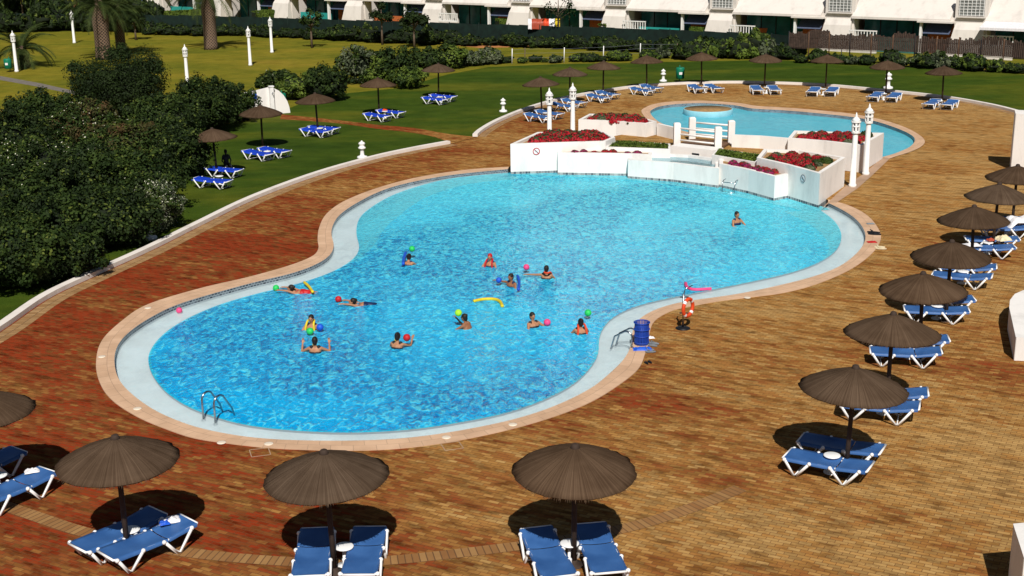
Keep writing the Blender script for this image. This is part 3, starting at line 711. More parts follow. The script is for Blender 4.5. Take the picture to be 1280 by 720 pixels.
G2, IG2 = wallring('planter', 'narrow white planter of clipped grass behind the right low planter', [(890, 193.5), (946, 203), (954, 193.5), (897, 185.5)], LO + .12, z0=-.3, thick=.1, soilmat='lawn')
for I, z, lab in ((IG1, LO + .0, 'left'), (IG2, LO + .0, 'right')):
    mb = MB(); xs = [p.x for p in I]; ys = [p.y for p in I]; C = sum(I, Vector()) / len(I)
    for k in range(5000):
        i = random.randrange(len(I)); a, b = I[i], I[(i + 1) % len(I)]; u, v = random.random(), random.random()
        if u + v > 1: u, v = 1 - u, 1 - v
        p = C + (a - C) * u + (b - C) * v
        mb.leaf(Vector((p.x, p.y, z + random.random() * .16)), Vector((random.uniform(-1, 1), random.uniform(-1, 1), .7)), .05, 0, 2.2)
    tag(mb.build('grass', 'leaf_light'), f'short grass filling the narrow planter on the {lab} of the bridge', 'grass', kind='stuff')
WL = spline(px([(640, 215), (697, 217), (786, 221.5), (842, 228), (899, 237), (960, 249), (1000, 257), (1022, 263.5)], WZ), 4, False)
mb = MB(); mb.ribbon(WL, offset(WL, -.55, False), WZ + .003, WZ + .003); mb.ribbon(WL, offset(WL, .6, False), WZ + .003, WZ + .003); struct(mb, 'shelf_water', 'midwater')
# low walls flanking the terrace
def lowwall(pts, Ht, lab, th=.16, z0=0):
    P = [at(x, y, Ht) for x, y in pts]; org = Vector((P[0].x, P[0].y, 0)); mb = MB(); Q = offset(P, th, False)
    A = [p - org for p in P]; B = [p - org for p in Q]
    mb.ribbon(A, B, Ht, Ht); mb.ribbon(A, A, Ht, z0); mb.ribbon(B, B, Ht, z0)
    for e in (0, -1): mb.add([(A[e].x, A[e].y, z0), (B[e].x, B[e].y, z0), (B[e].x, B[e].y, Ht), (A[e].x, A[e].y, Ht)], [(0, 1, 2, 3)])
    return tag(mb.build('low_wall', 'wall', loc=org), lab, 'wall')
lowwall([(821, 154.5), (845, 160)], 1.12, 'short white wall joining left planter to the bridge post')
lowwall([(915, 168.5), (950, 170), (985, 173)], 1.12, 'white wall joining the bridge post to the paddling pool planter')
# raised terrace between
T = [at(x, y, .55) for x, y in [(757, 188), (826, 190), (835, 187.5), (893, 193), (946, 200), (985, 192), (1010, 184), (980, 178), (915, 173.5), (868, 171), (843, 164), (821, 160), (768, 170)]]
mb = MB(); mb.prism(T, -.3, .55, 0, 1); struct(mb, 'terrace', ['wall', 'brick'])
mb = MB(); W_ = [at(x, y, .62) for x, y in [(828, 186.5), (846, 184), (898, 187), (895, 198), (862, 193.5), (828, 192)]]
mb = MB(); C0 = at(838, 187, .62); C1 = at(893, 193, .62); d = (C1 - C0).normalized(); nrm = Vector((d.y, -d.x, 0))
mb.prism([C0, C1, C1 + nrm * -.8, C0 + nrm * -.8], .0, .80)
sw = tag(mb.build('spout_wall', 'wall'), 'white wall with a dark water slot under the little bridge', 'wall')
Sm = C0.lerp(C1, .58); mb = MB(); mb.box((Sm.x, Sm.y, .52), (.36, .02, .12), math.atan2(d.y, d.x)); so = mb.build('water_slot', 'dark', sw); so.location = nrm * .012
# steps / pale coping slabs beside the basin
for a, b, c_, e, l in (((1035, 251), (1057, 236), (1078, 222), 0, ''),):
    mb = MB(); mb.sheet([px([(1026, 262), (1057, 233), (1078, 219), (1104, 197), (1112, 199), (1090, 220), (1072, 236), (1046, 254), (1037, 254)])], .026); struct(mb, 'pale_paving', 'coping')
# bridge
br = thing('footbridge', 'little white footbridge with post-and-rail sides over the spout wall', 'bridge', at(875, 180, .6))
org = br.location.copy()
posts = {'a': (846.5, 154.5, 1.0), 'b': (898, 159.5, 1.0), 'c': (865.5, 147.5, 1.0), 'd': (914.5, 151.5, 1.0)}
tops = {}
for k, (x, y, h) in posts.items():
    p = at(x, y, 1.62); tops[k] = p; q = p - org
    mb = MB(); mb.box((q.x, q.y, 1.62 - .6 - .55), (.30, .30, 1.10)); mb.lathe([(.19, 1.015), (.17, 1.05), (.05, 1.07)], (q.x, q.y, 0), 4, sq=1, smooth=False); mb.build('bridge_post', 'wall', br)
for a, b in (('a', 'b'), ('c', 'd')):
    for zz_ in (1.42, 1.15, .88):
        p, q = tops[a] - org, tops[b] - org; z = zz_ - .6
        mb = MB(); mb.tube([(p.x, p.y, z), (q.x, q.y, z)], .045, 8); mb.build('rail', 'wall', br)
mb = MB(); dk = [tops['a'] - org, tops['b'] - org, tops['d'] - org, tops['c'] - org]
mb.prism([(p.x, p.y) for p in dk], -.02, .06); mb.build('bridge_deck', 'wood', br)
# paddling pool island
c = at(885, 137, .1); t = thing('pool_island', 'round paved island standing in the paddling pool', 'island', (c.x, c.y, -.3))
ri = 27.5 / 20.5 * 1.02
mb = MB(); mb.lathe([(ri + .02, -.1), (ri + .02, .42), (ri, .46), (ri - .03, .465), (ri - .03, .44)], n=48); mb.build('island_wall', 'pfloor', t)
mb = MB(); mb.lathe([(ri - .03, .40), (ri - .03, .455)], n=48); mb.build('island_top', 'soil', t)

# flowers
def flower(seed, petal, r=.3, n=420):
    rnd = random.Random(seed); mb = MB(); mb.ball((0, 0, r * .3), (r * .75, r * .75, r * .5), 10, 6, 0, .3)
    for k in range(n):
        v = Vector((rnd.gauss(0, 1), rnd.gauss(0, 1), abs(rnd.gauss(0, .8)))).normalized()
        p = Vector((v.x * r, v.y * r, v.z * r * .75)) * rnd.uniform(.8, 1.12)
        isp = rnd.random() < .88 and v.z > -.1
        mb.leaf(p, v + Vector((rnd.uniform(-.6, .6), rnd.uniform(-.6, .6), rnd.uniform(-.3, .6))), .075 if isp else .07, 2 if isp else 1, 1.2)
    return mb.build('flower_plant', ['core2', 'leaf_mid', petal])
def inpoly(p, P):
    c = False; n = len(P)
    for i in range(n):
        a, b = P[i], P[i - 1]
        if (a.y > p.y) != (b.y > p.y) and p.x < (b.x - a.x) * (p.y - a.y) / (b.y - a.y) + a.x: c = not c
    return c
fl = {'r': [flower(1, 'petal_r'), flower(2, 'petal_r')], 'p': [flower(3, 'petal_p'), flower(4, 'petal_p')], 'g': [flower(5, 'leaf_grey', .27), flower(6, 'leaf_mid', .3)]}
used = set()
def plant_bed(I, z, kinds, n, words, smin=.8, smax=1.15, margin=.25):
    xs = [p.x for p in I]; ys = [p.y for p in I]; pts = []; tries = 0
    C = sum(I, Vector()) / len(I); J = [C + (p - C) * .76 for p in I]
    while len(pts) < n and tries < 8000:
        tries += 1; p = Vector((random.uniform(min(xs), max(xs)), random.uniform(min(ys), max(ys)), 0))
        if not inpoly(p, J): continue
        if all((p - q).length > margin for q in pts): pts.append(p)
    for p in pts:
        k = random.choice(kinds); src = random.choice(fl[k])
        col = {'r': 'red flowering', 'p': 'dark pink flowering', 'g': 'leafy green'}[k]
        lab = f'bushy {col} plant growing in {words}'
        if src.name not in used: o = src; used.add(src.name)
        else: o = src.copy(); COL.objects.link(o)
        o.location = (p.x, p.y, z); o.rotation_euler.z = random.random() * 6; s = random.uniform(smin, smax); o.scale = (s, s, s * random.uniform(.9, 1.2))
        tag(o, lab, 'flower', f'{col} plants in {words}')
plant_bed(I1, HI - .12, 'rrrrgrr', 34, 'the tall left planter', 1.0, 1.35, .33)
plant_bed(I7, HI - .12, 'rrrgrr', 26, 'the planter left of the bridge', .95, 1.25, .36)
plant_bed(I6, HI - .12, 'rrrg', 18, 'the planter by the paddling pool', .8, 1.2, .42)
plant_bed(I5, HI - .12, 'rrgr', 26, 'the tall right planter', .6, 1.0, .40)
plant_bed(I4, LO - .08, 'rpp', 12, 'the low right planter', .5, .75, .22)
plant_bed(I2, LO - .08, 'rp', 7, 'the low left planter', .5, .72, .4)

# signs
def sign(p, z, lab, face=(0, -1, 0), red=True):
    q = at(*p, z); f = Vector(face); t = thing('sign', lab, 'sign', q, math.atan2(f.x, -f.y) if False else math.atan2(-f.x, f.y) + PI)
    mb = MB(); n = 24; vs = []
    for r in (.16, .125):
        for k in range(n): vs.append((r * math.cos(2 * PI * k / n), 0, r * math.sin(2 * PI * k / n)))
    mb.add(vs, [(k, (k + 1) % n, n + (k + 1) % n, n + k) for k in range(n)]); mb.box((0, -.002, 0), (.25, .003, .03)); o = mb.build('ring', 'red' if red else 'grey', t)
    o.rotation_euler.y = math.radians(45)
    mb = MB(); vs = [(0, .004, 0)] + [(.125 * math.cos(2 * PI * k / n), .004, .125 * math.sin(2 * PI * k / n)) for k in range(n)]
    mb.add(vs, [(0, 1 + k, 1 + (k + 1) % n) for k in range(n)]); mb.build('disc', 'towel', t)
    mb = MB(); mb.tube([(-.05, -.001, .04), (.02, -.001, -.02)], .016, 6); mb.ball((.045, -.001, -.045), .022, 8, 6); mb.build('diver_symbol', 'black', t)
    return t
def facept(t_px, z_top, a, b, u, z):
    A = at(*a, z_top); B = at(*b, z_top); d = (B - A).normalized(); nn = Vector((d.y, -d.x, 0)); p = A.lerp(B, u) + nn * .02; p.z = z
    return p, math.atan2(d.y, d.x)
s1 = sign((670, 187), .8, 'round red no-diving sign on the tall left planter')
p, rz = facept(None, HI, (638, 180), (757, 176.5), .27, .86); s1.location = p; s1.rotation_euler.z = rz
s2 = sign((670, 187), .8, 'round grey warning sign on the tall right planter', red=False)
p, rz = facept(None, HI, (985, 206), (1025, 217), .5, .85); s2.location = p; s2.rotation_euler.z = rz

# ------------------------------------------------------------------ poolside objects
def ladder(base, ang, lab, w=.5, hgt=.72, z=-.16):
    p = at(*base, z); t = thing('pool_ladder', lab, 'ladder', (p.x, p.y, z), ang)
    for s in (-1, 1):
        mb = MB(); pts = [(0, s * w / 2, 0), (0, s * w / 2, hgt * .75)]
        for k in range(7): q = PI - PI * k / 8; pts.append((.16 + .16 * math.cos(q), s * w / 2, hgt * .8 + .16 * math.sin(q)))
        pts += [(.5, s * w / 2, .25), (.62, s * w / 2, -.15), (.62, s * w / 2, -.9)]
        mb.tube(pts, .024, 8); mb.build('handrail', 'steel', t)
    for zz_ in (-.35, -.65): 
        mb = MB(); mb.box((.62, 0, zz_), (.08, w, .03)); mb.build('step', 'steel', t)
    for s in (-1, 1):
        mb = MB(); mb.lathe([(.05, 0), (.05, .02), (.03, .03)], (0, s * w / 2, 0), 12); mb.build('flange', 'steel', t)
ladder((262, 528), math.radians(52), 'steel pool ladder at the near left end of the pool', .42, .62)
ladder((793, 433), math.radians(150), 'steel pool ladder beside the blue basket', .3, .34, 0)
t = thing('pool_ladder', 'thin steel ladder frame against the white fountain wall', 'ladder', at(911, 240, WZ), math.radians(-30))
for s in (-1, 1):
    mb = MB(); mb.tube([(s * .26, -.06, -.5), (s * .26, -.06, .40), (s * .26, .1, .47), (s * .26, .3, .47)], .018, 7); mb.build('handrail', 'steel', t)
mb = MB(); mb.tube([(-.26, -.06, .40), (.26, -.06, .40)], .016, 7); mb.tube([(-.26, -.06, .0), (.26, -.06, .0)], .016, 7); mb.build('crossbar', 'steel', t)
# blue basket
q = at(802, 431); t = thing('litter_basket', 'blue slatted plastic basket standing on the pool coping', 'basket', (q.x, q.y, .022))
mb = MB()
for k in range(28):
    a = 2 * PI * k / 28; mb.box((.185 * math.cos(a), .185 * math.sin(a), .3), (.012, .026, .58), a, 0)
mb.build('slats', 'binblue', t)
mb = MB()
for r, z in ((.205, .60), (.20, .42), (.19, .24), (.185, .06)):
    mb.tube([(r * math.cos(2 * PI * k / 24), r * math.sin(2 * PI * k / 24), z) for k in range(24)], .016, 6, closed=True)
mb.build('hoops', 'binblue', t)
mb = MB(); mb.lathe([(.17, .02), (.18, .05), (.17, .06)], n=20); mb.lathe([(.165, .06), (.168, .5), (.16, .5), (.155, .07)], n=20); mb.build('liner', 'binblue', t)
def cloth(p, z, w, d, h, mats, lab, rz=0, name='towel', cat='towel', drape=0):
    q = at(*p, z); mb = MB(); n = 12; vs = []; sd = random.random() * 50
    for i in range(n + 1):
        for j in range(n + 1):
            u, v = i / n - .5, j / n - .5
            zz_ = h * (.5 + .5 * noise.noise(Vector((u * 4 + sd, v * 4, sd)))) + h * .35 * noise.noise(Vector((u * 11, v * 11, sd)))
            k = 1 - .25 * abs(noise.noise(Vector((sd, v * 3, u * 3)))); e = max(abs(u), abs(v)) * 2
            zz_ = zz_ * (1 - e ** 4) - drape * max(0, abs(u) * 2 - .55)
            vs.append((u * w * k, v * d * k, zz_))
    mb.add(vs, [(i * (n + 1) + j, (i + 1) * (n + 1) + j, (i + 1) * (n + 1) + j + 1, i * (n + 1) + j + 1) for i in range(n) for j in range(n)], 0, True)
    o = mb.build(name, mats, loc=(q.x, q.y, z + .012)); o.rotation_euler.z = rz; return tag(o, lab, cat)
def flipflops(p, lab, mat='black', rz=0, s=1):
    q = at(*p); t = thing('flip_flops', lab, 'flip-flops', (q.x, q.y, .024), rz); t.scale = (s,) * 3
    for k, (dx, a) in enumerate(((0, 0), (.16, .35))):
        mb = MB(); vs = [];
        for j in range(16):
            a_ = 2 * PI * j / 16; r = .05 + .012 * math.cos(a_); vs.append((dx + r * math.sin(a_), .14 * math.cos(a_) + a * .1))
        mb.prism(vs, 0, .025); mb.tube([(dx - .045, .02 + a * .1, .03), (dx, .08 + a * .1, .07), (dx + .045, .02 + a * .1, .03)], .008, 5); mb.build('sandal', mat, t)
cloth((803, 438), .0, .55, .22, .12, 'blue', 'crumpled bright blue towel beside the blue basket')
cloth((812, 423), .0, .28, .12, .06, 'towel', 'small white folded cloth right of the blue basket', .1)
flipflops((815, 433), 'grey flip-flops nearest the blue basket', 'grey', 1.0, 1.1); flipflops((813, 441), 'dark grey flip-flops between blue towel and black pair', 'grey', 1.5); flipflops((808, 455), 'black flip-flops alone on the coping edge below the basket', 'black', .4, .7)
flipflops((1093, 294), 'black flip-flops on the right end of the pool coping', 'black', 1.2, 1.6); cloth((1090, 303), 0.02, .35, .2, .05, 'red', 'small red cloth lying on the right pool coping')
flipflops((1101, 312), 'pale flip-flops at the outer edge of the right coping', 'cream', 1.3, 1.3); cloth((1088, 280), .02, .3, .2, .05, 'grey', 'small grey cloth on the coping near the tall planter')
# lifebuoy stand
q = at(853.5, 411); t = thing('lifebuoy_stand', 'steel post with a round base for the orange lifebuoy', 'stand', q)
mb = MB(); mb.tube([(0, 0, 0), (0, 0, 1.0)], .028, 8); mb.tube([(0, 0, .95), (.05, .05, 1.12), (.25, .1, 1.2)], .014, 6); mb.build('post', 'steel', t)
mb = MB(); mb.tube([(-.1, 0, .9), (.14, 0, .9)], .02, 6); mb.tube([(-.1, 0, .45), (.14, 0, .45)], .02, 6); mb.build('hooks', 'steel', t)
mb = MB(); mb.lathe([(.2, 0), (.2, .03), (.05, .06)], n=18); mb.build('base', 'black', t)
R_ = .235
t = thing('lifebuoy', 'orange lifebuoy with white bands hanging on the steel post', 'lifebuoy', (q.x + .12, q.y - .06, .62), math.radians(50))
mb = MB(); mb.tube([(R_ * math.cos(2 * PI * k / 32), 0, R_ * math.sin(2 * PI * k / 32)) for k in range(32)], .052, 10, closed=True); mb.build('ring', 'orange', t)
for k in range(4):
    a0 = PI / 4 + k * PI / 2; mb = MB(); mb.tube([(R_ * math.cos(a0 + d_), 0, R_ * math.sin(a0 + d_)) for d_ in (-.16, -.08, 0, .08, .16)],   .0545, 10, cap=False); mb.build('band', 'towel', t)
def noodle(pts, z, mat, lab, r=.035):
    P = spline([at(x, y, z) for x, y in pts], 6, False); o0 = P[0].copy(); mb = MB(); mb.tube([p - o0 + Vector((0, 0, 0)) for p in P], r, 9)
    return tag(mb.build('pool_noodle', mat, loc=o0), lab, 'pool noodle')
noodle([(592, 376.5), (605, 374), (618, 374), (625, 377), (628, 383)], WZ + .03, 'yellow', 'bent yellow pool noodle floating free in the middle of the pool', .05)
noodle([(857, 354), (859, 359), (868, 362), (889, 361)], WZ + .03, 'pink', 'curved pink pool noodle floating near the lifebuoy stand', .05)
# small skimmer lids on the coping, drain covers in the bricks
lid = None
for i, (x, y, l) in enumerate([(127.5, 447, 'leftmost white skimmer lid on the pool coping'), (172, 512, 'white skimmer lid on coping at the lower left bend'), (277, 554.5, 'white skimmer lid on coping below the steel ladder'), (336, 556, 'white skimmer lid right of the one below the ladder'),
                               (558, 548, 'white skimmer lid on the near coping toward the middle'), (641, 532, 'white skimmer lid on near coping right of the middle'), (185, 386, 'white skimmer lid on coping at the upper left bend'), (934, 373, 'white skimmer lid on coping right of the lifebuoy')]):
    q = at(x, y)
    if not lid:
        mb = MB(); mb.lathe([(.10, 0), (.10, .010), (.08, .014)], n=20); lid = mb.build('skimmer_lid', 'lid'); o = lid
    else: o = lid.copy(); COL.objects.link(o)
    o.location = (q.x, q.y, .022); tag(o, l, 'skimmer lid', 'white skimmer lids')
for x, y, l in ((325, 566, 'square brick-filled drain cover near the left coping'), (565, 558, 'square brick-filled drain cover near the right coping')):
    q = at(x, y); t = thing('drain_cover', l, 'drain cover', (q.x, q.y, .01), .3)
    mb = MB(); 
    for k in range(4): a = k * PI / 2; mb.box((.2 * math.cos(a), .2 * math.sin(a), .003), (.02, .40 if k % 2 == 0 else .38, .006), a)
    mb.build('frame', 'coping', t)

# towels and things on tables
cloth((213, 652), .40, .42, .25, .12, 'towel', 'striped white and blue towel bundled on lounger at lower left', .4)
cloth((206, 655), .41, .2, .16, .1, 'blue', 'small blue cloth beside the bundled white towel on a lounger', .4)
cloth((1213, 307), .40, .7, .45, .08, 'towel', 'white towel spread on the lounger under the sixth right-hand umbrella', .1)
cloth((1254, 300), .47, .5, .4, .22, 'cream', 'cream robe bunched on the raised end of a right-hand lounger', .3)
cloth((1238, 301), .42, .25, .2, .1, 'rust', 'rust red cloth lying on the table by the cream robe', .3)
cloth((1274, 276), .48, 1.2, .8, .25, 'towel', 'big white towel draped over the farthest right-hand lounger', .2, drape=.5)
cloth((481, 138), .40, .3, .25, .12, 'orange', 'orange bag on the table of a lawn umbrella', .1, 'bag', 'bag')
cloth((40, 590), .38, .0001 + .3, .2, .08, 'towel', 'white towel folded on the far left lounger', .4)

# ------------------------------------------------------------------ people
def person(lab, loc, rz, pose='stand', aL=None, aR=None, suit='black', hair='hair', skin='skin', lean=0.0, cap=False, legs=None, scale=1.0, head_turn=0, top=True):
    """one continuous body: capsules fused by a voxel remesh; faces local +X"""
    t = thing('person', lab, 'person', loc, rz, None); t.scale = (scale,) * 3
    V = Vector
    if pose == 'prone':
        B = lambda x, y, z: V((z - 1.3, y, -.02 + x * .9 + (z - 1.3) * .10))   # stretched out along the surface
    elif pose == 'sit':
        B = None
    else:
        def B(x, y, z):
            k = max(0, z - .85); return V((x + math.sin(lean) * k, y, .85 + math.cos(lean) * k if z > .85 else z))
    sit = pose == 'sit'
    if sit:
        def B(x, y, z):
            if z >= .85: return V((x - .15, y, z - .85 + .47))
            return V((x, y, z))
    hipz = .85
    S = [B(0, s * .17, 1.34) for s in (-1, 1)]
    hips = [B(0, s * .085, .84) if not sit else V((-.12, s * .09, .47)) for s in (-1, 1)]
    parts = MB()
    pel, ch, nk, hd = B(0, 0, .92), B(.0, 0, 1.25), B(0, 0, 1.42), B(.015, 0, 1.555)
    ori = (hd - nk).normalized()
    parts.cap(pel + V((0, -.055, 0)), pel + V((0, .055, 0)), .105, .105); parts.cap(pel, ch, .115, .125); parts.cap(ch + V((0, -.07, 0)), ch + V((0, .07, 0)), .11, .11)
    parts.cap(S[0].lerp(ch, .2), S[1].lerp(ch, .2), .07, .07); parts.cap(nk - ori * .04, hd, .052, .05)
    fwd = V((1, 0, 0)) if pose != 'prone' else V((.0, 0, -1)).lerp(V((1, 0, .2)), .55).normalized()
    side = V((0, 1, 0)); upv = fwd.cross(side)
    if pose == 'prone': upv = V((-.35, 0, .94)); fwd = V((.94, 0, .35)).normalized(); hd = hd + V((.02, 0, .09))
    Rm = Matrix((fwd, side, fwd.cross(side))).transposed()
    if head_turn: Rm = Rm @ Matrix.Rotation(head_turn, 3, 'Z'); fwd = Rm @ V((1, 0, 0)); side = Rm @ V((0, 1, 0))
    upv = fwd.cross(side)
    parts.ball(hd, (.095, .076, .115), 16, 12, R=Rm); parts.cap(hd + fwd * .04 - upv * .05, hd + fwd * .055 - upv * .075, .045, .03)
    parts.cap(hd + fwd * .09 + upv * .012, hd + fwd * .108 - upv * .02, .012, .017)
    for s in (-1, 1): parts.ball(hd + side * s * .078, (.02, .012, .03), 8, 6, R=Rm)
    arms = []
    for i, s in enumerate((-1, 1)):
        a = (aR, aL)[i]
        if a is None: a = ((.12, s * .42, 1.12), (.30, s * .38, 1.08))
        el, ha = (B(*a[0]), B(*a[1])) if pose != 'prone' else (V(a[0]), V(a[1]))
        sh = S[i]
        # keep human lengths
        el = sh + (el - sh).normalized() * .28; ha = el + (ha - el).normalized() * .245
        parts.cap(sh, el, .048, .036); parts.cap(el, ha, .036, .025)
        d = (ha - el).normalized(); pn = d.cross(V((0, 0, 1))).normalized() if abs(d.z) < .9 else V((0, 1, 0)); dn = d.cross(pn)
        parts.cap(ha + d * .02 - pn * .018, ha + d * .075 - pn * .02, .02, .017); parts.cap(ha + d * .02 + pn * .018, ha + d * .075 + pn * .02, .02, .017)
        for k, (o_, l_) in enumerate(((-.033, .058), (-.011, .072), (.011, .07), (.033, .055))):
            b0 = ha + d * .085 + pn * o_; b1 = b0 + (d * .8 + dn * .35).normalized() * l_ * .55; b2 = b1 + (d * .5 + dn * .8).normalized() * l_ * .5
            parts.cap(b0, b1, .0095, .009, 6); parts.cap(b1, b2, .009, .0075, 6)
        th0 = ha + d * .03 + pn * -.035; parts.cap(th0, th0 + (d * .6 - pn * .6 + dn * .3).normalized() * .05, .012, .009, 6)
        arms.append(ha + d * .09)
    for i, s in enumerate((-1, 1)):
        if pose == 'prone': kn = hips[i] + V((-.42, s * .03, -.04)); an = kn + V((-.40, s * .02, -.03 + .05 * s)); toe = an + V((-.16, 0, -.05))
        elif sit: kn = V((.30, s * .12, .46)); an = V((.36, s * .12, .08)); toe = an + V((.16, 0, -.04))
        elif legs == 'kick': kn = hips[i] + V((.34, s * .06, -.22 + .1 * s)); an = kn + V((.30, 0, -.25)); toe = an + V((.14, 0, -.02))
        else: kn = V((.03 + .03 * s, s * .11, .46)); an = V((0 + .05 * s, s * .12, .08)); toe = an + V((.17, s * .02, -.045))
        parts.cap(hips[i], kn, .085, .055); parts.cap(kn, an, .052, .034); parts.cap(an + (an - kn).normalized() * .02, toe, .034, .026)
    o = parts.build('body', skin, t)
    md = o.modifiers.new('fuse', 'REMESH'); md.mode = 'VOXEL'; md.voxel_size = .011 if scale > .5 else .02; md.use_smooth_shade = True
    sm = o.modifiers.new('soft', 'SMOOTH'); sm.iterations = 2; sm.factor = .5
    # swimsuit: a thin layer over the trunk
    su = MB(); g = .012
    su.cap(pel + V((0, -.055, 0)), pel + V((0, .055, 0)), .105 + g, .105 + g)
    if top:
        su.cap(pel, pel.lerp(ch, .85), .115 + g, .125 + g); c2 = pel.lerp(ch, .85); su.cap(c2 + V((0, -.068, 0)), c2 + V((0, .068, 0)), .11 + g, .11 + g)
        for s in (0, 1): su.cap(S[s].lerp(nk, .38) + ori * .0, c2 + V((0, (-.07, .07)[s], 0)) , .062, .09)
    o = su.build('swimsuit', suit, t); md = o.modifiers.new('fuse', 'REMESH'); md.mode = 'VOXEL'; md.voxel_size = .016; md.use_smooth_shade = True
    h = MB()
    h.ball(hd + upv * .028 - fwd * .018, (.103, .087, .108), 16, 12, R=Rm)
    if not cap:
        h.ball(hd - fwd * .06 - upv * .02, (.06, .07, .10), 12, 8, R=Rm)
        if hair == 'hair2' or random.random() < .5: h.ball(hd - fwd * .085 + upv * .09, .045, 10, 8)
    o = h.build('swim_cap' if cap else 'hair', 'red' if cap else hair, t); md = o.modifiers.new('fuse', 'REMESH'); md.mode = 'VOXEL'; md.voxel_size = .014; md.use_smooth_shade = True
    for s in (-1, 1):
        e = MB(); e.ball(hd + fwd * .088 + side * s * .031 + upv * .003, (.009, .014, .008), 8, 6, R=Rm); e.build('eye', 'black', t)
    m_ = MB(); m_.ball(hd + fwd * .088 - upv * .052, (.009, .024, .007), 8, 6, R=Rm); m_.build('mouth', 'rust', t)
    return t
FZ = WZ - 1.12
def stand(hx, hy, deg, lab, **k):
    """head seen at (hx, hy); feet on the pool floor"""
    sc_ = k['scale'] = k.get('scale', 1.0) * .92; q = at(hx, hy, FZ + 1.56 * sc_); ln = k.get('lean', 0); r = math.radians(deg)
    q = q - Vector((math.cos(r), math.sin(r), 0)) * math.sin(ln) * .7
    q.z = FZ; return person(lab, q, r, **k)
def ball(px_, mat, lab, z=WZ + .09, r=.10):
    q = at(*px_, z); mb = MB(); mb.ball((0, 0, 0), r, 18, 12)
    o = mb.build('ball', mat, loc=(q.x, q.y, z)); return tag(o, lab, 'ball')
up_L = ((.22, .30, 1.35), (.45, .12, 1.5)); up_R = ((.22, -.30, 1.35), (.45, -.12, 1.5))
out_L = ((.0, .6, 1.32), (.0, .95, 1.32)); out_R = ((.0, -.6, 1.32), (.0, -.95, 1.32))
fwd_L = ((.25, .25, 1.2), (.5, .2, 1.2)); fwd_R = ((.25, -.25, 1.2), (.5, -.2, 1.2))
hold_L = ((.18, .30, 1.12), (.38, .08, 1.12)); hold_R = ((.18, -.30, 1.12), (.38, -.08, 1.12))
def around_neck(hx, hy, deg, mat, lab, dx=0):
    r = math.radians(deg); q = at(hx, hy + 4, FZ + 1.30); q.z = FZ + 1.30
    mb = MB(); pts = []
    for (x, y, z) in [(.17, .15, -.42), (.17, .14, -.2), (.12, .115, -.02), (0, .1, .05), (-.095, .06, .05), (-.115, 0, .05), (-.095, -.06, .05), (0, -.1, .05), (.12, -.115, -.02), (.17, -.14, -.2), (.17, -.15, -.42)]: pts.append(Vector((x, y, z)))
    mb.tube(spline([p * .92 for p in pts], 4, False), .03, 8); o = mb.build('pool_noodle', mat, loc=q); o.rotation_euler.z = r; tag(o, lab, 'pool noodle')
def strap(hx, hy, deg, mat, lab):
    """a noodle standing upright behind the back, worn under the arms"""
    r = math.radians(deg); q = at(hx, hy + 3, FZ + 1.12); q.z = FZ + 1.12; mb = MB()
    mb.tube(spline([Vector(p) for p in [(-.16, .02, -.4), (-.165, 0, -.15), (-.16, 0, .1), (-.15, -.01, .24)]], 5, False), .036, 8)
    o = mb.build('pool_noodle', mat, loc=q); o.rotation_euler.z = r; tag(o, lab, 'pool noodle')
# the exercise group
stand(511.5, 318, 75, 'swimmer bending forward behind a green ball at the top left of the group', lean=.5, suit='navy', aL=fwd_L, aR=fwd_R, skin='skin')
ball((515, 311), 'green', 'green ball just above the topmost left swimmer', WZ + .35)
noodle([(507, 316), (505, 322), (504, 330)], WZ + .12, 'blue', 'blue pool noodle at the side of the top left swimmer', .05)
q = at(374, 362, WZ + .08); person('swimmer in red lying forward with an arm stretched to a green ball', (q.x, q.y, WZ + .0), PI - .15, 'prone', ((.33, .22, .10), (.62, .24, .12)), ((.33, -.22, .08), (.60, -.24, .08)), 'red')
ball((345, 360), 'green', 'green ball at the outstretched hand of the swimmer in red')
noodle([(380.5, 353), (386, 358), (391, 365)], WZ + .10, 'yellow', 'yellow pool noodle sticking up beside the swimmer in red', .045)
q = at(452, 377, WZ + .08); person('swimmer lying forward reaching for a coral pink ball', (q.x, q.y, WZ - .03), PI + .05, 'prone', ((.33, .22, .10), (.62, .2, .12)), ((.3, -.3, .05), (.5, -.4, .05)), 'navy')
ball((423, 374), 'red', 'coral red ball floating at the tip of a reaching arm')
stand(389, 398, -100, 'swimmer facing the camera with green and blue balls in front', suit='black', aL=hold_L, aR=hold_R); around_neck(389, 399, -100, 'yellow', 'yellow pool noodle round the neck of the swimmer holding two balls')
ball((387.5, 414), 'green', 'green ball held in front of the swimmer facing the camera', WZ + .12); ball((400, 409), 'blue', 'blue ball beside the swimmer facing the camera', WZ + .14)
stand(393.5, 426, 90, 'swimmer seen from behind raising both arms, nearest the left end', suit='black', aL=((.1, .42, 1.2), (.2, .38, 1.45)), aR=((.1, -.42, 1.2), (.2, -.38, 1.45)), hair='hair'); strap(393.5, 431, 90, 'yellow', 'yellow pool noodle down the back of the nearest left swimmer')
stand(497, 420, 70, 'swimmer from behind in a black suit beside a red ball', suit='black', aL=hold_L, aR=((.25, -.32, 1.25), (.40, -.30, 1.42)), lean=.15); strap(498, 424, 70, 'yellow', 'yellow pool noodle behind the swimmer with the red ball')
ball((508.5, 422), 'red', 'bright red ball at the right hand of a swimmer', WZ + .30)
stand(580, 396, 150, 'swimmer turned left carrying a lime ball on one arm', suit='skin2', lean=.25, aL=fwd_L, aR=((.3, -.2, 1.25), (.4, -.1, 1.5)), skin='skin2', legs='kick')
ball((573, 391), 'lime', 'lime green ball beside the head of a swimmer', WZ + .45)
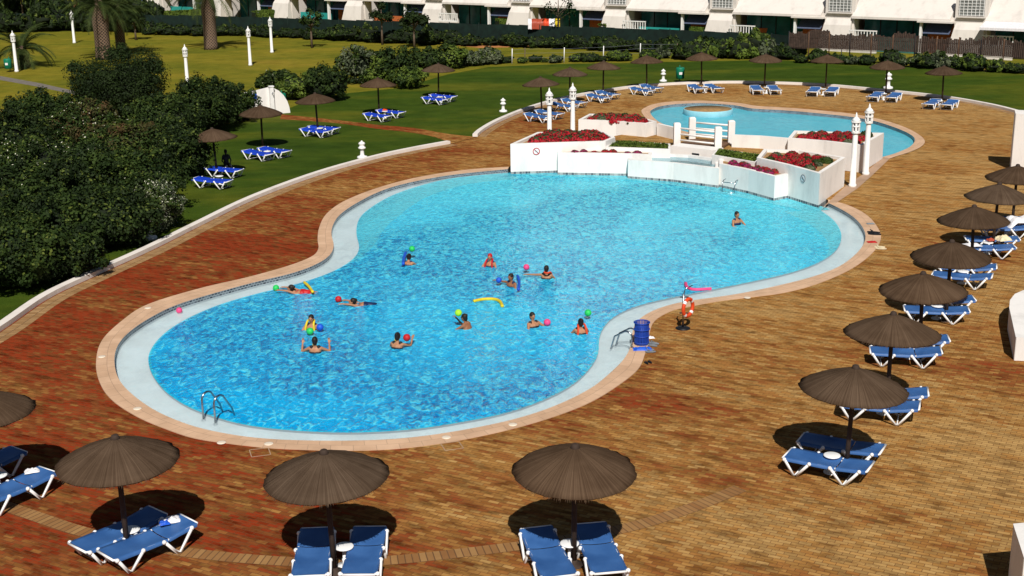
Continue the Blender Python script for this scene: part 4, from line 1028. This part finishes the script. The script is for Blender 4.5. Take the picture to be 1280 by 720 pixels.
stand(612.5, 321, -110, 'swimmer in a red cap facing the camera with a red noodle', suit='navy', cap=True, aL=hold_L, aR=hold_R); around_neck(612.5, 322, -110, 'red', 'red pool noodle round the shoulders of the red-capped swimmer')
stand(638.5, 346, -130, 'swimmer in dark swimsuit holding an arm out to a small blue ball', suit='navy', aR=out_R, aL=hold_L, skin='skin2', lean=.1)
ball((623.5, 350), 'blue', 'small blue ball at the end of an outstretched arm', WZ + .2, .09); noodle([(647, 345), (649, 352), (648, 362)], WZ + .1, 'blue', 'blue pool noodle curving behind the dark-suited swimmer', .045)
stand(683, 336, 75, 'swimmer with orange noodle stretching an arm toward a pink ball', suit='black', aL=out_L, aR=hold_R); around_neck(684, 338, 75, 'orange', 'orange pool noodle worn by the swimmer reaching for a pink ball')
ball((658, 334), 'pink', 'pink ball at the hand of the swimmer with orange noodle', WZ + .2)
stand(665, 394, -60, 'swimmer in a black suit leaning back with a pink ball alongside', suit='black', lean=-.25, legs='kick', aL=((.1, .4, 1.15), (.3, .5, 1.2)), aR=hold_R)
ball((684, 403), 'pink', 'pink ball at the side of the swimmer leaning back', WZ + .1)
stand(726, 403, 100, 'swimmer from behind in black with an orange noodle, nearest the lower ledge', suit='black', aL=hold_L, aR=hold_R); around_neck(726.5, 404, -80, 'orange', 'orange pool noodle over the shoulders of the rightmost exerciser')
ball((735, 391), 'green', 'green ball floating above the rightmost exerciser', WZ + .2)
stand(921, 268, -60, 'lone swimmer standing near the white fountain wall', suit='navy', aL=hold_L, aR=hold_R, scale=1.05)
ball((224, 388), 'pink', 'pink ball resting alone on the white ledge at left', -.06, .09)
q = at(285, 217, 0) - Vector((.15, .75, 0)); person('person dressed in black sitting on the lounger by the big bushes', (q.x + .15, q.y + .75, .0), math.radians(-60), 'sit', ((.05, .24, 1.1), (.25, .12, .92)), ((.05, -.24, 1.1), (.25, -.12, .92)), suit='black', skin='black', hair='hair', scale=.82)

# ------------------------------------------------------------------ foliage
def bush_mesh(name, seed, rx, ry, rz_, n, size, mats, clumps=26, fl=0, stem=False, flat=False, core=.80):
    rnd = random.Random(seed); mb = MB()
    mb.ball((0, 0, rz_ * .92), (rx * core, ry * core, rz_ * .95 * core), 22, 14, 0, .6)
    cl = []
    for k in range(clumps):
        v = Vector((rnd.gauss(0, 1), rnd.gauss(0, 1), rnd.gauss(.25, .9))).normalized()
        q = rnd.uniform(.62, .95) if k % 4 else rnd.uniform(.95, 1.12); cl.append((Vector((v.x * rx * q, v.y * ry * q, rz_ + v.z * rz_ * q)), (rnd.uniform(.26, .5) if k % 4 else rnd.uniform(.12, .26)) * min(rx, ry, rz_), rnd.random()))
    for k in range(n):
        c, r, h = rnd.choice(cl)
        if k % 5 == 0: c, r, h = Vector((0, 0, rz_)), 0, rnd.random() * .8
        v = Vector((rnd.gauss(0, 1), rnd.gauss(0, 1), rnd.gauss(.2, 1))).normalized()
        p = c + v * r * rnd.uniform(.55, 1.12)
        if not r: p = Vector((v.x * rx, v.y * ry, rz_ + v.z * rz_)) * rnd.uniform(.74, .93); p.z += rz_ * .1
        if p.z < .03: p.z = rnd.uniform(.03, .3)
        mi = 1 if h < .6 else 2
        if fl and rnd.random() < fl and v.z > 0: mi = 3
        elif rnd.random() < (.30 if h < .25 else .06) and v.z > .1: mi = 4
        s = size * rnd.uniform(.5, 1.4) * (.6 if mi == 3 else 1)
        mb.leaf(p, v + Vector((rnd.uniform(-.8, .8), rnd.uniform(-.8, .8), rnd.uniform(-.2, .9))), s, mi, 1.7)
    if stem: mb.tube([(0, 0, 0), (0, 0, rz_)], .05, 6, 0)
    return mb
M['leaf_tip'] = m_leaf('young leaf tips', (.045, .075, .012), (.105, .13, .02))
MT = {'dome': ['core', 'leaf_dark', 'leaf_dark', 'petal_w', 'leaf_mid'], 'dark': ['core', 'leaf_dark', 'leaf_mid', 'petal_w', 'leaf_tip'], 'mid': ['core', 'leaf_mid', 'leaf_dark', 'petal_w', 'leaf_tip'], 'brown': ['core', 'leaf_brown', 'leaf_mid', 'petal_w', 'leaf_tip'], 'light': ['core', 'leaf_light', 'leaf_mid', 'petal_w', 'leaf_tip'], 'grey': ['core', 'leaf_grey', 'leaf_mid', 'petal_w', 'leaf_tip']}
def bush(p, rx, rz_, kind, lab, n=2600, size=.16, fl=0, ry=None, group=None, name='bush', clumps=26, cat='bush', core=.72):
    n = int(n * 1.5); size *= .8; q = at(*p); mb = bush_mesh(name, random.randrange(9999), rx, ry or rx, rz_ / 2, n, size, None, clumps, fl, core=core)
    return tag(mb.build(name, MT[kind], loc=q), lab, cat, group)
# big mass at the left; rx and height in metres
BIG = [
 ((152, 150), 2.9, 4.35, 'dome', 'big dark dome-shaped tree rising above the left bush mass', 9000, .13, 0),
 ((255, 165), 2.0, 3.1, 'dark', 'dark leafy bush just left of the white curved wall', 4600, .16, 0),
 ((290, 152), 1.5, 2.3, 'dark', 'dark bush touching the white curved wall', 3000, .16, 0),
 ((205, 185), 2.1, 2.9, 'mid', 'green bush behind the umbrella nearest the bushes', 4600, .16, 0),
 ((60, 185), 2.2, 3.2, 'mid', 'upright light-edged bush at the upper left of the mass', 5200, .17, 0),
 ((108, 195), 2.1, 2.9, 'brown', 'brown-tinged bush with white blossoms high in the left mass', 4600, .16, .05),
 ((160, 220), 2.1, 2.7, 'brown', 'brownish bush in the heart of the left mass', 4600, .16, .004),
 ((10, 215), 2.4, 3.0, 'dark', 'dark bush at the left edge below the wooden fence', 4600, .17, 0),
 ((225, 222), 1.5, 2.6, 'dark', 'dark bush beside the lawn under the umbrella shadow', 3600, .15, 0),
 ((60, 250), 2.2, 2.9, 'mid', 'white-flowered bush on the left of the mass', 5200, .15, .06),
 ((120, 262), 2.1, 2.7, 'dark', 'dark green bush in the middle front of the mass', 4600, .16, 0),
 ((180, 262), 1.7, 2.5, 'mid', 'green bush behind the overgrown bollard light', 4000, .15, .006),
 ((5, 300), 2.1, 2.8, 'dark', 'dark bush against the left edge, second from the bottom', 4600, .16, .01),
 ((196, 287), .95, 1.9, 'grey', 'pale white-flowered shrub hanging over the bollard light', 2600, .12, .22),
 ((70, 318), 1.9, 2.5, 'mid', 'green bush above the kerb in the lower mass', 4600, .15, 0),
 ((138, 308), 1.7, 2.3, 'dark', 'dark bush at the lower right corner of the mass', 4200, .15, 0),
 ((20, 358), 1.8, 2.3, 'mid', 'lowest bush of the mass, close to the kerb', 4600, .14, 0),
 ((-50, 340), 2.0, 2.6, 'dark', 'dark bush running out of the left edge', 3000, .15, 0),
 ((88, 345), 1.2, 1.6, 'dark', 'small dark bush lowest beside the kerb', 2600, .13, 0)]
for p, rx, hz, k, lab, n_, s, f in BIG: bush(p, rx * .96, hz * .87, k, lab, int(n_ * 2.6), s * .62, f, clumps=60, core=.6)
bush((408, 126), 1.45, 2.1, 'dark', 'round dark bush right of the white curved wall', 4200, .13)
bush((350, 118), 1.5, 1.6, 'mid', 'loose bush growing behind the white curved wall', 3000, .14, .02)
bush((372, 124), 1.2, 1.5, 'light', 'pale green bush between the curved wall and the dark round bush', 2400, .13)
# row of young shrubs between the two lawns
ROW = [((452, 104), 1.5, 2.4, 'grey', 'tall greyish shrub right of the round dark bush'), ((478, 106), 1.1, 1.9, 'light', 'light shrub beside the tall greyish one'), ((498, 104), 1.5, 2.5, 'mid', 'tall green shrub behind the second lawn umbrella'),
       ((512, 110), 1.2, 1.3, 'light', 'low pale shrub at the foot of the tall green one'), ((534, 88), 1.3, 1.7, 'mid', 'green shrub left of the farthest lawn umbrella'), ((560, 86), 1.4, 1.7, 'light', 'light green shrub behind the farthest lawn umbrella'),
       ((590, 82), 1.1, 1.0, 'grey', 'low grey shrub right of the farthest lawn umbrella'), ((612, 80), 1.0, 1.3, 'grey', 'grey shrub beside a white fence stake')]
for p, rx, hz, k, l in ROW: bush(p, rx, hz, k, l, 2200, .15, core=.55, name='shrub', cat='shrub')
bank = [bush_mesh('shrub', 70 + i, 1.2, .9, .5, 1500, .15, None, 16) for i in range(4)]
def row(pts, kinds, n, lab, grp, smin, smax, name='shrub', hz=1.0, jit=.5):
    P = resample(px(pts), n, False); srcs = []
    for i, mbm in enumerate(bank):
        srcs.append((mbm, kinds[i % len(kinds)]))
    first = {}
    for i, p in enumerate(P):
        k = random.randrange(4)
        if k not in first: o = srcs[k][0].build(name, MT[srcs[k][1]]); first[k] = o
        else: o = first[k].copy(); COL.objects.link(o)
        s = random.uniform(smin, smax); o.location = (p.x + random.uniform(-jit, jit), p.y + random.uniform(-jit, jit), 0); o.rotation_euler.z = random.random() * 6; o.scale = (s, s, s * hz * random.uniform(.8, 1.25))
        tag(o, lab, 'shrub', grp)
row([(630, 79), (700, 78), (780, 76), (850, 72)], ['light', 'grey', 'mid', 'light'], 14, 'low thin shrub along the wire fence between the two lawns', 'shrubs along the wire fence', .35, .75)
row([(860, 74), (900, 72), (960, 73), (1000, 74)], ['mid', 'grey', 'mid', 'light'], 11, 'bushy shrub in the row behind the fifth and sixth far umbrellas', 'shrubs behind the far umbrellas', .8, 1.3, hz=1.3)
row([(1010, 79), (1120, 83), (1200, 87), (1290, 92)], ['mid', 'grey', 'light', 'mid'], 18, 'scraggly shrub at the foot of the brown reed fence', 'shrubs along the reed fence', .5, 1.0, hz=1.1)
row([(185, 43), (300, 45), (400, 49), (500, 54), (640, 58), (760, 63), (930, 67)], ['dark', 'dark', 'mid', 'dark'], 44, 'dark low hedge shrub at the foot of the green windbreak fence', 'hedge shrubs along the windbreak fence', .8, 1.25)
row([(-60, 42), (40, 40), (110, 38), (190, 40)], ['dark', 'mid', 'dark', 'dark'], 16, 'dark garden shrub at the back of the far left lawn', 'garden shrubs at the far left', 1.0, 1.7, hz=1.3, jit=1)
row([(-60, 30), (50, 29), (120, 27), (190, 30)], ['dark', 'dark', 'dark', 'brown'], 13, 'tall dark shrub in front of the leftmost houses', 'tall shrubs at the far left', 1.5, 2.2, hz=1.5, jit=1)
# clipped hedges in the house gardens
for i, (a, b, l) in enumerate([((205, 30), (262, 27), 'second house from the left'), ((318, 30), (352, 27), 'third house from the left'), ((428, 30), (462, 28), 'fourth house from the left'), ((527, 37), (550, 33), 'fifth house from the left'),
                               ((622, 42), (648, 40), 'sixth house from the left'), ((752, 49), (776, 46), 'seventh house from the left'), ((862, 54), (906, 54), 'eighth house from the left')]):
    A, B = at(*a), at(*b); L = (B - A).length; c = (A + B) / 2; rz = math.atan2((B - A).y, (B - A).x); mb = MB(); hh = 1.3
    mb.box((0, 0, hh / 2 - .1), (L, .7, hh - .2))
    for k in range(2600):
        x = random.uniform(-L / 2, L / 2); f = random.random()
        if f < .5: p = Vector((x, random.uniform(-.4, .4), hh - .1 + random.uniform(0, .14))); v = Vector((0, 0, 1))
        else: p = Vector((x, -.42 + random.uniform(-.05, .05), random.uniform(0, hh))); v = Vector((0, -1, 0))
        mb.leaf(p, v + Vector((random.uniform(-.8, .8),) * 2 + (random.uniform(-.5, .5),)), .16, 1)
    o = mb.build('clipped_hedge', ['core', 'leaf_light'], loc=c); o.rotation_euler.z = rz; tag(o, f'bright green clipped hedge in the garden of the {l}', 'hedge')
# palms
def palm(p, th, tr, fl_, lab, seed, nf=46):
    rnd = random.Random(seed); q = at(*p); t = thing('palm_tree', lab, 'palm tree', q, rnd.random() * 6)
    mb = MB(); mb.lathe([(tr * 1.08, 0), (tr * 1.0, .3), (tr * .95, th * .5), (tr * 1.08, th * .8), (tr * .7, th * 1.02), (tr * .35, th * 1.25)], n=24); mb.build('trunk', 'bark', t)
    mb = MB()
    for k in range(nf):
        az = k * 2.4 + rnd.uniform(-.2, .2); el = rnd.uniform(-.1, 1.35); L = fl_ * rnd.uniform(.8, 1.05); n = 18
        d = Vector((math.cos(az), math.sin(az), 0)); pts = []; x = .15; z = th * 1.05; a = el + .15
        for i in range(n):
            pts.append(d * x + Vector((0, 0, z))); x += math.cos(a) * L / n; z += math.sin(a) * L / n; a -= (1.5 + .4 * (1 - el)) / n
        mb.tube(pts, [.04 * (1 - i / n) + .008 for i in range(n)], 4)
        side = Vector((-d.y, d.x, 0))
        for i in range(2, n):
            w = .62 * math.sin(PI * (i / n) ** .7) + .1; tg = (pts[i] - pts[i - 1]).normalized()
            for s in (-1, 1):
                for j in range(3):
                    b0 = pts[i - 1].lerp(pts[i], j / 3); tip = b0 + (side * s * .8 + tg * .6 + Vector((0, 0, rnd.uniform(-.35, .1)))).normalized() * w
                    mb.add([b0 - tg * .022, b0 + tg * .022, tip], [(0, 1, 2)])
    mb.build('crown', 'palm', t)
palm((130, 74), 4.0, .62, 4.2, 'thick palm tree with diamond-patterned trunk behind the dark dome tree', 1)
palm((152, 68), 3.3, .42, 3.6, 'slimmer palm tree close to the right of the thickest palm', 2)
palm((264, 61.5), 4.3, .58, 4.2, 'palm tree standing alone on the lawn left of the two lamp posts', 3)
palm((29, 84), 1.3, .55, 3.4, 'low palm tree behind the green bin at far left', 4, 36)
# thin garden trees
def tree(p, h, cr, lab, seed, kind='dark', n=900, lean=0, size=.2, sparse=.5):
    rnd = random.Random(seed); q = at(*p); t = thing('young_tree', lab, 'tree', q)
    mb = MB(); top = Vector((lean, 0, h * .7)); mb.tube([(0, 0, 0), (lean * .3, 0, h * .35), top, (lean * 1.1, .05, h)], [.11, .085, .06, .02], 8)
    tips = []
    for k in range(9):
        a = k * 2.4; b = top.lerp(Vector((0, 0, h * .35)), rnd.uniform(0, .55)); e = b + Vector((math.cos(a), math.sin(a), rnd.uniform(.4, 1.1))) * cr * .8
        mb.tube([b, b.lerp(e, .5) + Vector((0, 0, .08)), e], [.04, .025, .012], 5); tips.append(e)
    mb.build('trunk', 'twig', t); mb = MB(); tips.append(Vector((lean * 1.1, .05, h)))
    for k in range(n):
        c = rnd.choice(tips); v = Vector((rnd.gauss(0, 1), rnd.gauss(0, 1), rnd.gauss(0, .8))).normalized(); mb.leaf(c + v * cr * sparse * rnd.uniform(.2, 1), v + Vector((rnd.uniform(-1, 1), 0, rnd.uniform(0, 1))), size * rnd.uniform(.6, 1.2), 0, 1.6)
    mb.build('crown', 'leaf_mid' if kind == 'mid' else 'leaf_dark', t)
tree((390, 60), 3.1, .9, 'small forked tree on the far lawn before the fourth house', 1, 'mid', 400)
tree((478, 56), 3.4, .9, 'small round-headed dark tree by the fence before the fifth house', 2, 'dark', 1100, size=.17)
tree((698, 57.5), 4.0, 1.3, 'thin tree with a pale trunk in front of the red towels', 3, 'dark', 260, size=.16)
tree((518, 60), 2.9, 1.1, 'dark bushy tree behind the windbreak near the fifth house', 4, 'dark', 1200)
tree((170, 50), 2.2, .9, 'small tree at the hedge left of the lone palm', 5, 'dark', 700)
for i, (x, y) in enumerate([(70, 22), (110, 18), (150, 20), (-10, 25), (30, 30)]):
    tree((x, y), 5.5 + i % 3, 2.6, ['tall dark tree right of the latticed house corner', 'tall dark tree left of the first white house', 'dark tree touching the first white house', 'dark tree at the top left corner', 'dark tree behind the top left lamp post'][i], 20 + i, 'dark', 4200, size=.36, sparse=.55)

# ------------------------------------------------------------------ fences
def stake_fence():
    P = [(640, 80), (656, 79), (705, 78.5), (754, 76.5), (800, 73), (846, 72.5), (893, 72), (945, 70), (981, 74), (1051, 76.5), (1104, 80), (1159, 81), (1213, 86)]
    t = thing('wire_fence', 'low wire fence on white stakes between the two lawns', 'fence', at(640, 80)); o0 = t.location.copy(); pts = [at(*p) - o0 for p in P]
    for p in pts: mb = MB(); mb.tube([p, p + Vector((.03, 0, 1.15))], .035, 6); mb.build('stake', 'twig' if random.random() < .4 else 'white', t)
    for z in (.4, .75, 1.05):
        mb = MB(); mb.tube([p + Vector((0, 0, z)) for p in pts], .006, 4); mb.build('wire', 'grey', t)
stake_fence()
t = thing('windbreak_fence', 'long dark green windbreak fence in front of the white houses', 'fence', at(-120, 38)); o0 = t.location.copy()
FP = resample(px([(-120, 38), (60, 38), (230, 41), (330, 44), (480, 50), (640, 56), (800, 62), (945, 69), (1003, 74)]), 33, False)
mb = MB()
for a, b in zip(FP, FP[1:]):
    for k in range(3):
        u, v = a.lerp(b, k / 3) - o0, a.lerp(b, (k + 1) / 3) - o0
        mb.add([(u.x, u.y, .02), (v.x, v.y, .02), (v.x, v.y, 1.68 + .03 * math.sin(k * 2.1 + a.x)), (u.x, u.y, 1.70 + .03 * math.sin(k * 2.1 + a.x))], [(0, 1, 2, 3)])
mb.build('mesh_screen', 'fence', t)
for a in FP: mb = MB(); q = a - o0; mb.tube([(q.x, q.y - .04, 0), (q.x, q.y - .04, 1.8)], .035, 6); mb.build('fence_post', 'fence', t)
t = thing('reed_fence', 'see-through brown reed fence with dark posts at the far right', 'fence', at(985, 75)); o0 = t.location.copy()
FP = resample(px([(985, 75), (1060, 78.5), (1150, 82.5), (1230, 87), (1340, 94)]), 14, False)
for i, (a, b) in enumerate(zip(FP, FP[1:])):
    mb = MB(); L = (b - a).length; n_ = int(L / .13)
    hh = 2.0 if i % 4 != 1 else 2.25
    for k in range(n_):
        p = a.lerp(b, (k + .5) / n_) - o0; q = random.uniform(-.12, .1)
        mb.box((p.x, p.y, .95 + (hh + q) / 2 - .45), (.124, .015, hh - .9 + q), .12)
    d = (b - a).normalized()
    for z in (.9, 1.7): mb.tube([a - o0 + Vector((0, 0, z)), b - o0 + Vector((0, 0, z))], .02, 5)
    mb.build('reed_panel', 'reed', t)
    mb = MB(); q = a - o0; mb.tube([q, q + Vector((0, 0, 2.15))], .045, 6); mb.build('fence_post', 'wood' if i % 3 else 'dark', t)
t = thing('wooden_fence', 'weathered grey wooden fence at the left edge', 'fence', at(-30, 178)); o0 = t.location.copy(); B_ = at(28, 158) - o0
mb = MB()
for k in range(16): p = B_ * (k / 16); mb.box((p.x, p.y, .6), (.14, .03, 1.2 + random.uniform(-.03, .03)), math.atan2(B_.y, B_.x))
mb.build('boards', 'twig', t)
for k in (0, .5, 1): mb = MB(); p = B_ * k; mb.box((p.x, p.y + .05, .65), (.1, .1, 1.3)); mb.build('fence_post', 'twig', t)

# ------------------------------------------------------------------ white blocks at the right and the curved wall
def block(pts, h, lab, name='parapet_wall', bevel=.03):
    P = px(pts); o0 = P[0].copy(); mb = MB(); mb.prism([p - o0 for p in P], 0, h); o = mb.build(name, 'wall', loc=o0)
    md = o.modifiers.new('edge', 'BEVEL'); md.width = bevel; md.segments = 2; md.limit_method = 'ANGLE'; return tag(o, lab, 'wall')
block([(1263, 213), (1262, 207), (1400, 214), (1400, 225)], 2.45, 'tall white wall end at the right edge above the umbrellas')
block([(1267, 451), (1259, 412), (1260, 402), (1266, 394), (1277, 389), (1292, 387), (1380, 387), (1380, 456)], .62, 'low white parapet with a rounded end at the right edge')
block([(1259, 729), (1272, 775), (1500, 775), (1500, 715), (1330, 722)], 1.1, 'white parapet corner at the lower right')
A_, B2 = at(302, 146), at(363, 141); d = (B2 - A_); L = d.length; t = thing('curved_wall', 'white wall with a curved top edge beside the green bin', 'wall', A_, math.atan2(d.y, d.x))
prof = [(0, 0), (L, 0), (L - .02, .25)] + [(L * (1 - .47 * math.sin(k * PI / 16)) + .0, .25 + 1.25 * (1 - math.cos(k * PI / 16)) + .0) for k in range(1, 9)] + [(L * .35, 1.5), (.35, 1.42), (0, 1.0)]
prof = [(0, 0), (L, 0), (L * .985, .35), (L * .95, .7), (L * .88, 1.05), (L * .79, 1.32), (L * .70, 1.47), (L * .6, 1.54), (L * .35, 1.42), (0, 1.3)]
mb = MB(); n = len(prof); mb.add([(x, 0, z) for x, z in prof] + [(x, .2, z) for x, z in prof], [tuple(range(n)), tuple(range(2 * n - 1, n - 1, -1))] + [(i, n + i, n + (i + 1) % n, (i + 1) % n) for i in range(n)])
mb.build('wall_panel', 'wall', t); mb = MB(); mb.box((L * .62, -.14, .8), (.22, .22, 1.6)); mb.box((L * .62, -.14, 1.62), (.28, .28, .06)); mb.build('pillar', 'white', t)
mb = MB(); mb.box((L * .28, -.015, 1.1), (.3, .02, .3)); mb.build('blue_sign', 'blue', t)
mb = MB(); mb.tube([(L * .62, -.26, 1.2), (L * .62, -.42, 1.3), (L * .62, -.46, 1.22)], .02, 6); mb.build('shower_head', 'steel', t)

# ------------------------------------------------------------------ row of white houses
F1 = at(188, 19.5); F10 = at(1190, 70); dv = (F10 - F1) / 9; UW = dv.length; ANG = math.atan2(dv.y, dv.x)
def house(i):
    p = F1 + dv * i
    r = random.Random(i + 100)
    nm = ['first', 'second', 'third', 'fourth', 'fifth', 'sixth', 'seventh', 'eighth', 'ninth', 'tenth', 'eleventh']
    if i == -1: lab = 'white terraced house cut by the top left corner, mostly behind trees'
    elif i == 9: lab = 'white terraced house at the far right with a striped awning and seated diner'
    else: lab = f'{nm[i]} white terraced house of the row, counted from the left palms'
    if i == 9: lab = 'white terraced house at the far right with a long pale awning'
    t = thing('terraced_house', lab, 'house', p, ANG, 'white terraced houses'); W = UW; D = 9.0; t.scale = (1, 1, .92)
    pw = 2.45   # pier width
    # ground floor openings are real recesses
    mb = MB()
    mb.box((pw / 2, .5 - .0, 1.6), (pw, 1.0, 3.2))                      # pier
    mb.box((W / 2, D - .1, 3.2), (W - .01, .2, 6.4)); mb.box((.1, D / 2 + .5, 3.19), (.2, D - 1.0, 6.38)); mb.box((W - .12, D / 2 + 1.2, 1.4), (.2, D - 2.5, 2.8))
    mb.box((W / 2, D / 2 + 1.0, 6.3), (W - .02, D - 2.2, .2))
    mb.box((W / 2 + pw / 2, 3.0, 2.95), (W - pw - .02, 6.0 - .01, .3))        # slab over the terrace
    mb.build('wall', 'house', t)
    # splayed side wall running out from the pier
    mb = MB(); vs = [(pw, 0, 0), (pw + .15, 0, 0), (pw + .15, 0, 2.78), (pw - .15, 0, 2.78), (pw, -1.7, 0), (pw + .15, -1.7, 0), (pw + .15, -1.1, 1.3), (pw, -1.1, 1.3)]
    mb.add([(0.0, -.02, 0), (pw, -.02, 0), (pw - .2, -.02, 2.75), (.15, -.02, 2.75), (-.25, -.9, 0), (pw + .1, -.9, 0), (pw - .1, -.45, 2.2), (.1, -.45, 2.2)],
           [(0, 1, 2, 3), (4, 5, 6, 7), (4, 7, 3, 0), (5, 1, 2, 6), (7, 6, 2, 3)]); mb.build('buttress_wall', 'house', t)
    # parapet leaning back over the opening
    mb = MB(); x0, x1 = pw - .1, W - .25
    mb.add([(x0, -.32, 2.78), (x1, -.32, 2.78), (x1, -.32, 2.98), (x0, -.32, 2.98), (x0, 1.6, 4.75), (x1, 1.6, 4.75), (x0, 1.8, 4.7), (x1, 1.8, 4.7), (x0, .1, 2.78), (x1, .1, 2.78)],
           [(0, 1, 2, 3), (3, 2, 5, 4), (4, 5, 7, 6), (0, 8, 9, 1), (0, 3, 4, 6, 8), (1, 9, 7, 5, 2)]); mb.build('sloping_parapet', 'house', t)
    # upper storey set back, with a long dark window and shutters
    mb = MB(); mb.box((W / 2 + .1, 3.4, 4.7), (W - .4, .25, 3.1)); mb.build('upper_wall', 'house', t)
    for k in range(2):
        mb = MB(); mb.box((pw + 1.6 + k * 3.6, 3.26, 5.0), (2.2, .06, 2.0)); w = mb.build('window', 'darkglass', t)
        mb = MB(); 
        for xx in (-1.12, 0, 1.12): mb.box((pw + 1.6 + k * 3.6 + xx, 3.22, 5.0), (.08, .06, 2.1))
        for zz_ in (3.98, 6.0): mb.box((pw + 1.6 + k * 3.6, 3.22, zz_), (2.2, .06, .07))
        mb.build('window_frame', 'white', w)
    # latticed window above the pier
    mb = MB(); mb.box((pw / 2, -.01, 4.05), (1.9, .02, 1.5)); w = mb.build('lattice_window', 'grille', t)
    mb = MB(); 
    for k in range(7): mb.box((pw / 2 - .9 + k * .3, -.05, 4.05), (.035, .05, 1.5))
    for k in range(7): mb.box((pw / 2, -.05, 3.34 + k * .235), (1.9, .045, .03))
    mb.build('lattice', 'white', w)
    mb = MB(); mb.box((pw / 2, .2, 4.1), (pw, .38, 1.9)); mb.box((pw / 2, -.12, 3.2), (2.1, .2, .1)); mb.build('pier_top', 'house', t)
    # ground floor recess: dark glass with a teal panel or a terracotta wall at its foot
    xs = x0 + .12; xe = W - 2.55
    mb = MB(); mb.box(((xs + xe) / 2, 2.2, 1.4), (xe - xs, .1, 2.8)); g = mb.build('patio_glass', 'darkglass', t)
    mb = MB()
    for k in range(1, 4): mb.box((xs + (xe - xs) * k / 4, 2.12, 1.4), (.07, .06, 2.8))
    mb.build('patio_frame', 'dark', g)
    fin = {0: 'teal', 2: 'teal', 3: 'terra', 6: 'teal', 8: 'teal'}.get(i)
    if fin: mb = MB(); mb.box(((xs + xe) / 2 + .4, .35, .62), (xe - xs - .9, .08, 1.25)); mb.build('terrace_screen', fin, t)
    mb = MB(); mb.box((xe + .06, -.1, 1.4), (.16, .3, 2.8)); mb.build('white_post', 'white', t)
    mb = MB(); a0, a1 = xe + .18, W - .35
    mb.add([(a0, .9, 2.55), (a1, .9, 2.55), (a1, -.05, 1.75), (a0, -.05, 1.75), (a0, .9, 2.50), (a1, .9, 2.50), (a1, -.02, 1.70), (a0, -.02, 1.70)], [(0, 1, 2, 3), (7, 6, 5, 4), (3, 2, 6, 7)]); mb.build('awning', 'awning', t)
    mb = MB(); mb.box(((a0 + a1) / 2, 1.2, 1.3), (a1 - a0, .1, 2.6)); dr = mb.build('door', 'terra', t)
    mb = MB(); mb.ball((a0 + .2, 1.12, 1.1), .04, 8, 6); mb.build('handle', 'steel', dr)
    mb = MB(); mb.box(((a0 + a1) / 2, -.25, 2.74), (a1 - a0 + .7, .5, .14)); mb.build('porch_slab', 'house', t)
    # little white balustrade
    if i in (4, 6, 7, 8, 9):
        bx = pw + .1; mb = MB(); mb.box((bx + 1.0, -.9, 1.85), (2.3, .1, .09)); mb.box((bx + 1.0, -.9, 1.10), (2.3, .14, .14))
        for k in range(10): mb.box((bx - .1 + k * .245, -.9, 1.48), (.06, .06, .70))
        mb.build('balustrade', 'white', t)
        mb = MB(); mb.box((bx + 1.0, -.88, .5), (2.32, .2, 1.1)); mb.build('balustrade_base', 'house', t)
    if i == 9:
        mb = MB(); mb.add([(x0, .3, 3.15), (x1 + .6, .3, 3.15), (x1 + .6, -1.5, 2.55), (x0, -1.5, 2.55), (x0, -1.5, 2.35), (x1 + .6, -1.5, 2.35)], [(0, 1, 2, 3), (3, 2, 5, 4)]); mb.build('long_awning', 'towel', t)
for i in range(-1, 11): 
    if i != 10: house(i)
house_extra = None
# drying towels over the windbreak fence near the sixth house
for k, (x, m_, l, w_) in enumerate([(673, 'rust', 'wide red towel hung over the windbreak fence', 1.1), (684, 'orange', 'orange towel hung between red and white ones', .6), (690, 'towel', 'white towel hung right of the orange towel', .5), (697, 'yellow', 'yellow towel at the right end of the hanging towels', .4), (664, 'towel', 'small white towel at the left end of the hanging towels', .5)]):
    q = at(x, 57.3); mb = MB(); n = 8; vs = []
    for i in range(n + 1):
        for (yy, z) in ((-.06, 1.75), (-.07, 2.2), (0, 2.62), (.06, 2.4)): vs.append(((i / n - .5) * w_, yy + .03 * math.sin(i * 1.9 + k), z + .02 * math.sin(i)))
    mb.add(vs, [(i * 4 + j, (i + 1) * 4 + j, (i + 1) * 4 + j + 1, i * 4 + j + 1) for i in range(n) for j in range(3)], 0, True); o = mb.build('hanging_towel', m_, loc=(q.x, q.y, -.35)); tag(o, l, 'towel')
q = at(958, 62); t = thing('planter_pot', 'round terracotta pot beside the balustrade of the eighth house', 'pot', at(956, 54))
mb = MB(); mb.lathe([(.35, 0), (.5, .5), (.6, 1.2), (.62, 1.3), (.5, 1.3)], n=18); mb.build('pot', 'terra', t)

# ------------------------------------------------------------------ light
EL = math.radians(46); AZ = Vector((.05, -1, 0)).normalized()
sd = Vector((AZ.x * math.cos(EL), AZ.y * math.cos(EL), math.sin(EL)))
L = bpy.data.lights.new('sun', 'SUN'); L.energy = 5.0; L.angle = math.radians(.5); L.color = (1, .955, .88)
lo = bpy.data.objects.new('sun', L); COL.objects.link(lo); lo.rotation_euler = (-sd).to_track_quat('-Z', 'Y').to_euler(); lo.location = (0, -20, 40)
w = bpy.data.worlds.new('World'); sc.world = w; w.use_nodes = True; nt = w.node_tree
sk = nt.nodes.new('ShaderNodeTexSky'); sk.sky_type = 'NISHITA'; sk.sun_disc = False; sk.sun_elevation = EL; sk.sun_rotation = math.atan2(AZ.x, AZ.y)
bg = nt.nodes['Background']; nt.links.new(sk.outputs[0], bg.inputs[0]); bg.inputs[1].default_value = .036
sc.view_settings.view_transform = 'Standard'; sc.view_settings.look = 'None'; sc.view_settings.exposure = 0
sc.cycles.transparent_max_bounces = 12; sc.cycles.max_bounces = 6; sc.cycles.use_denoising = True
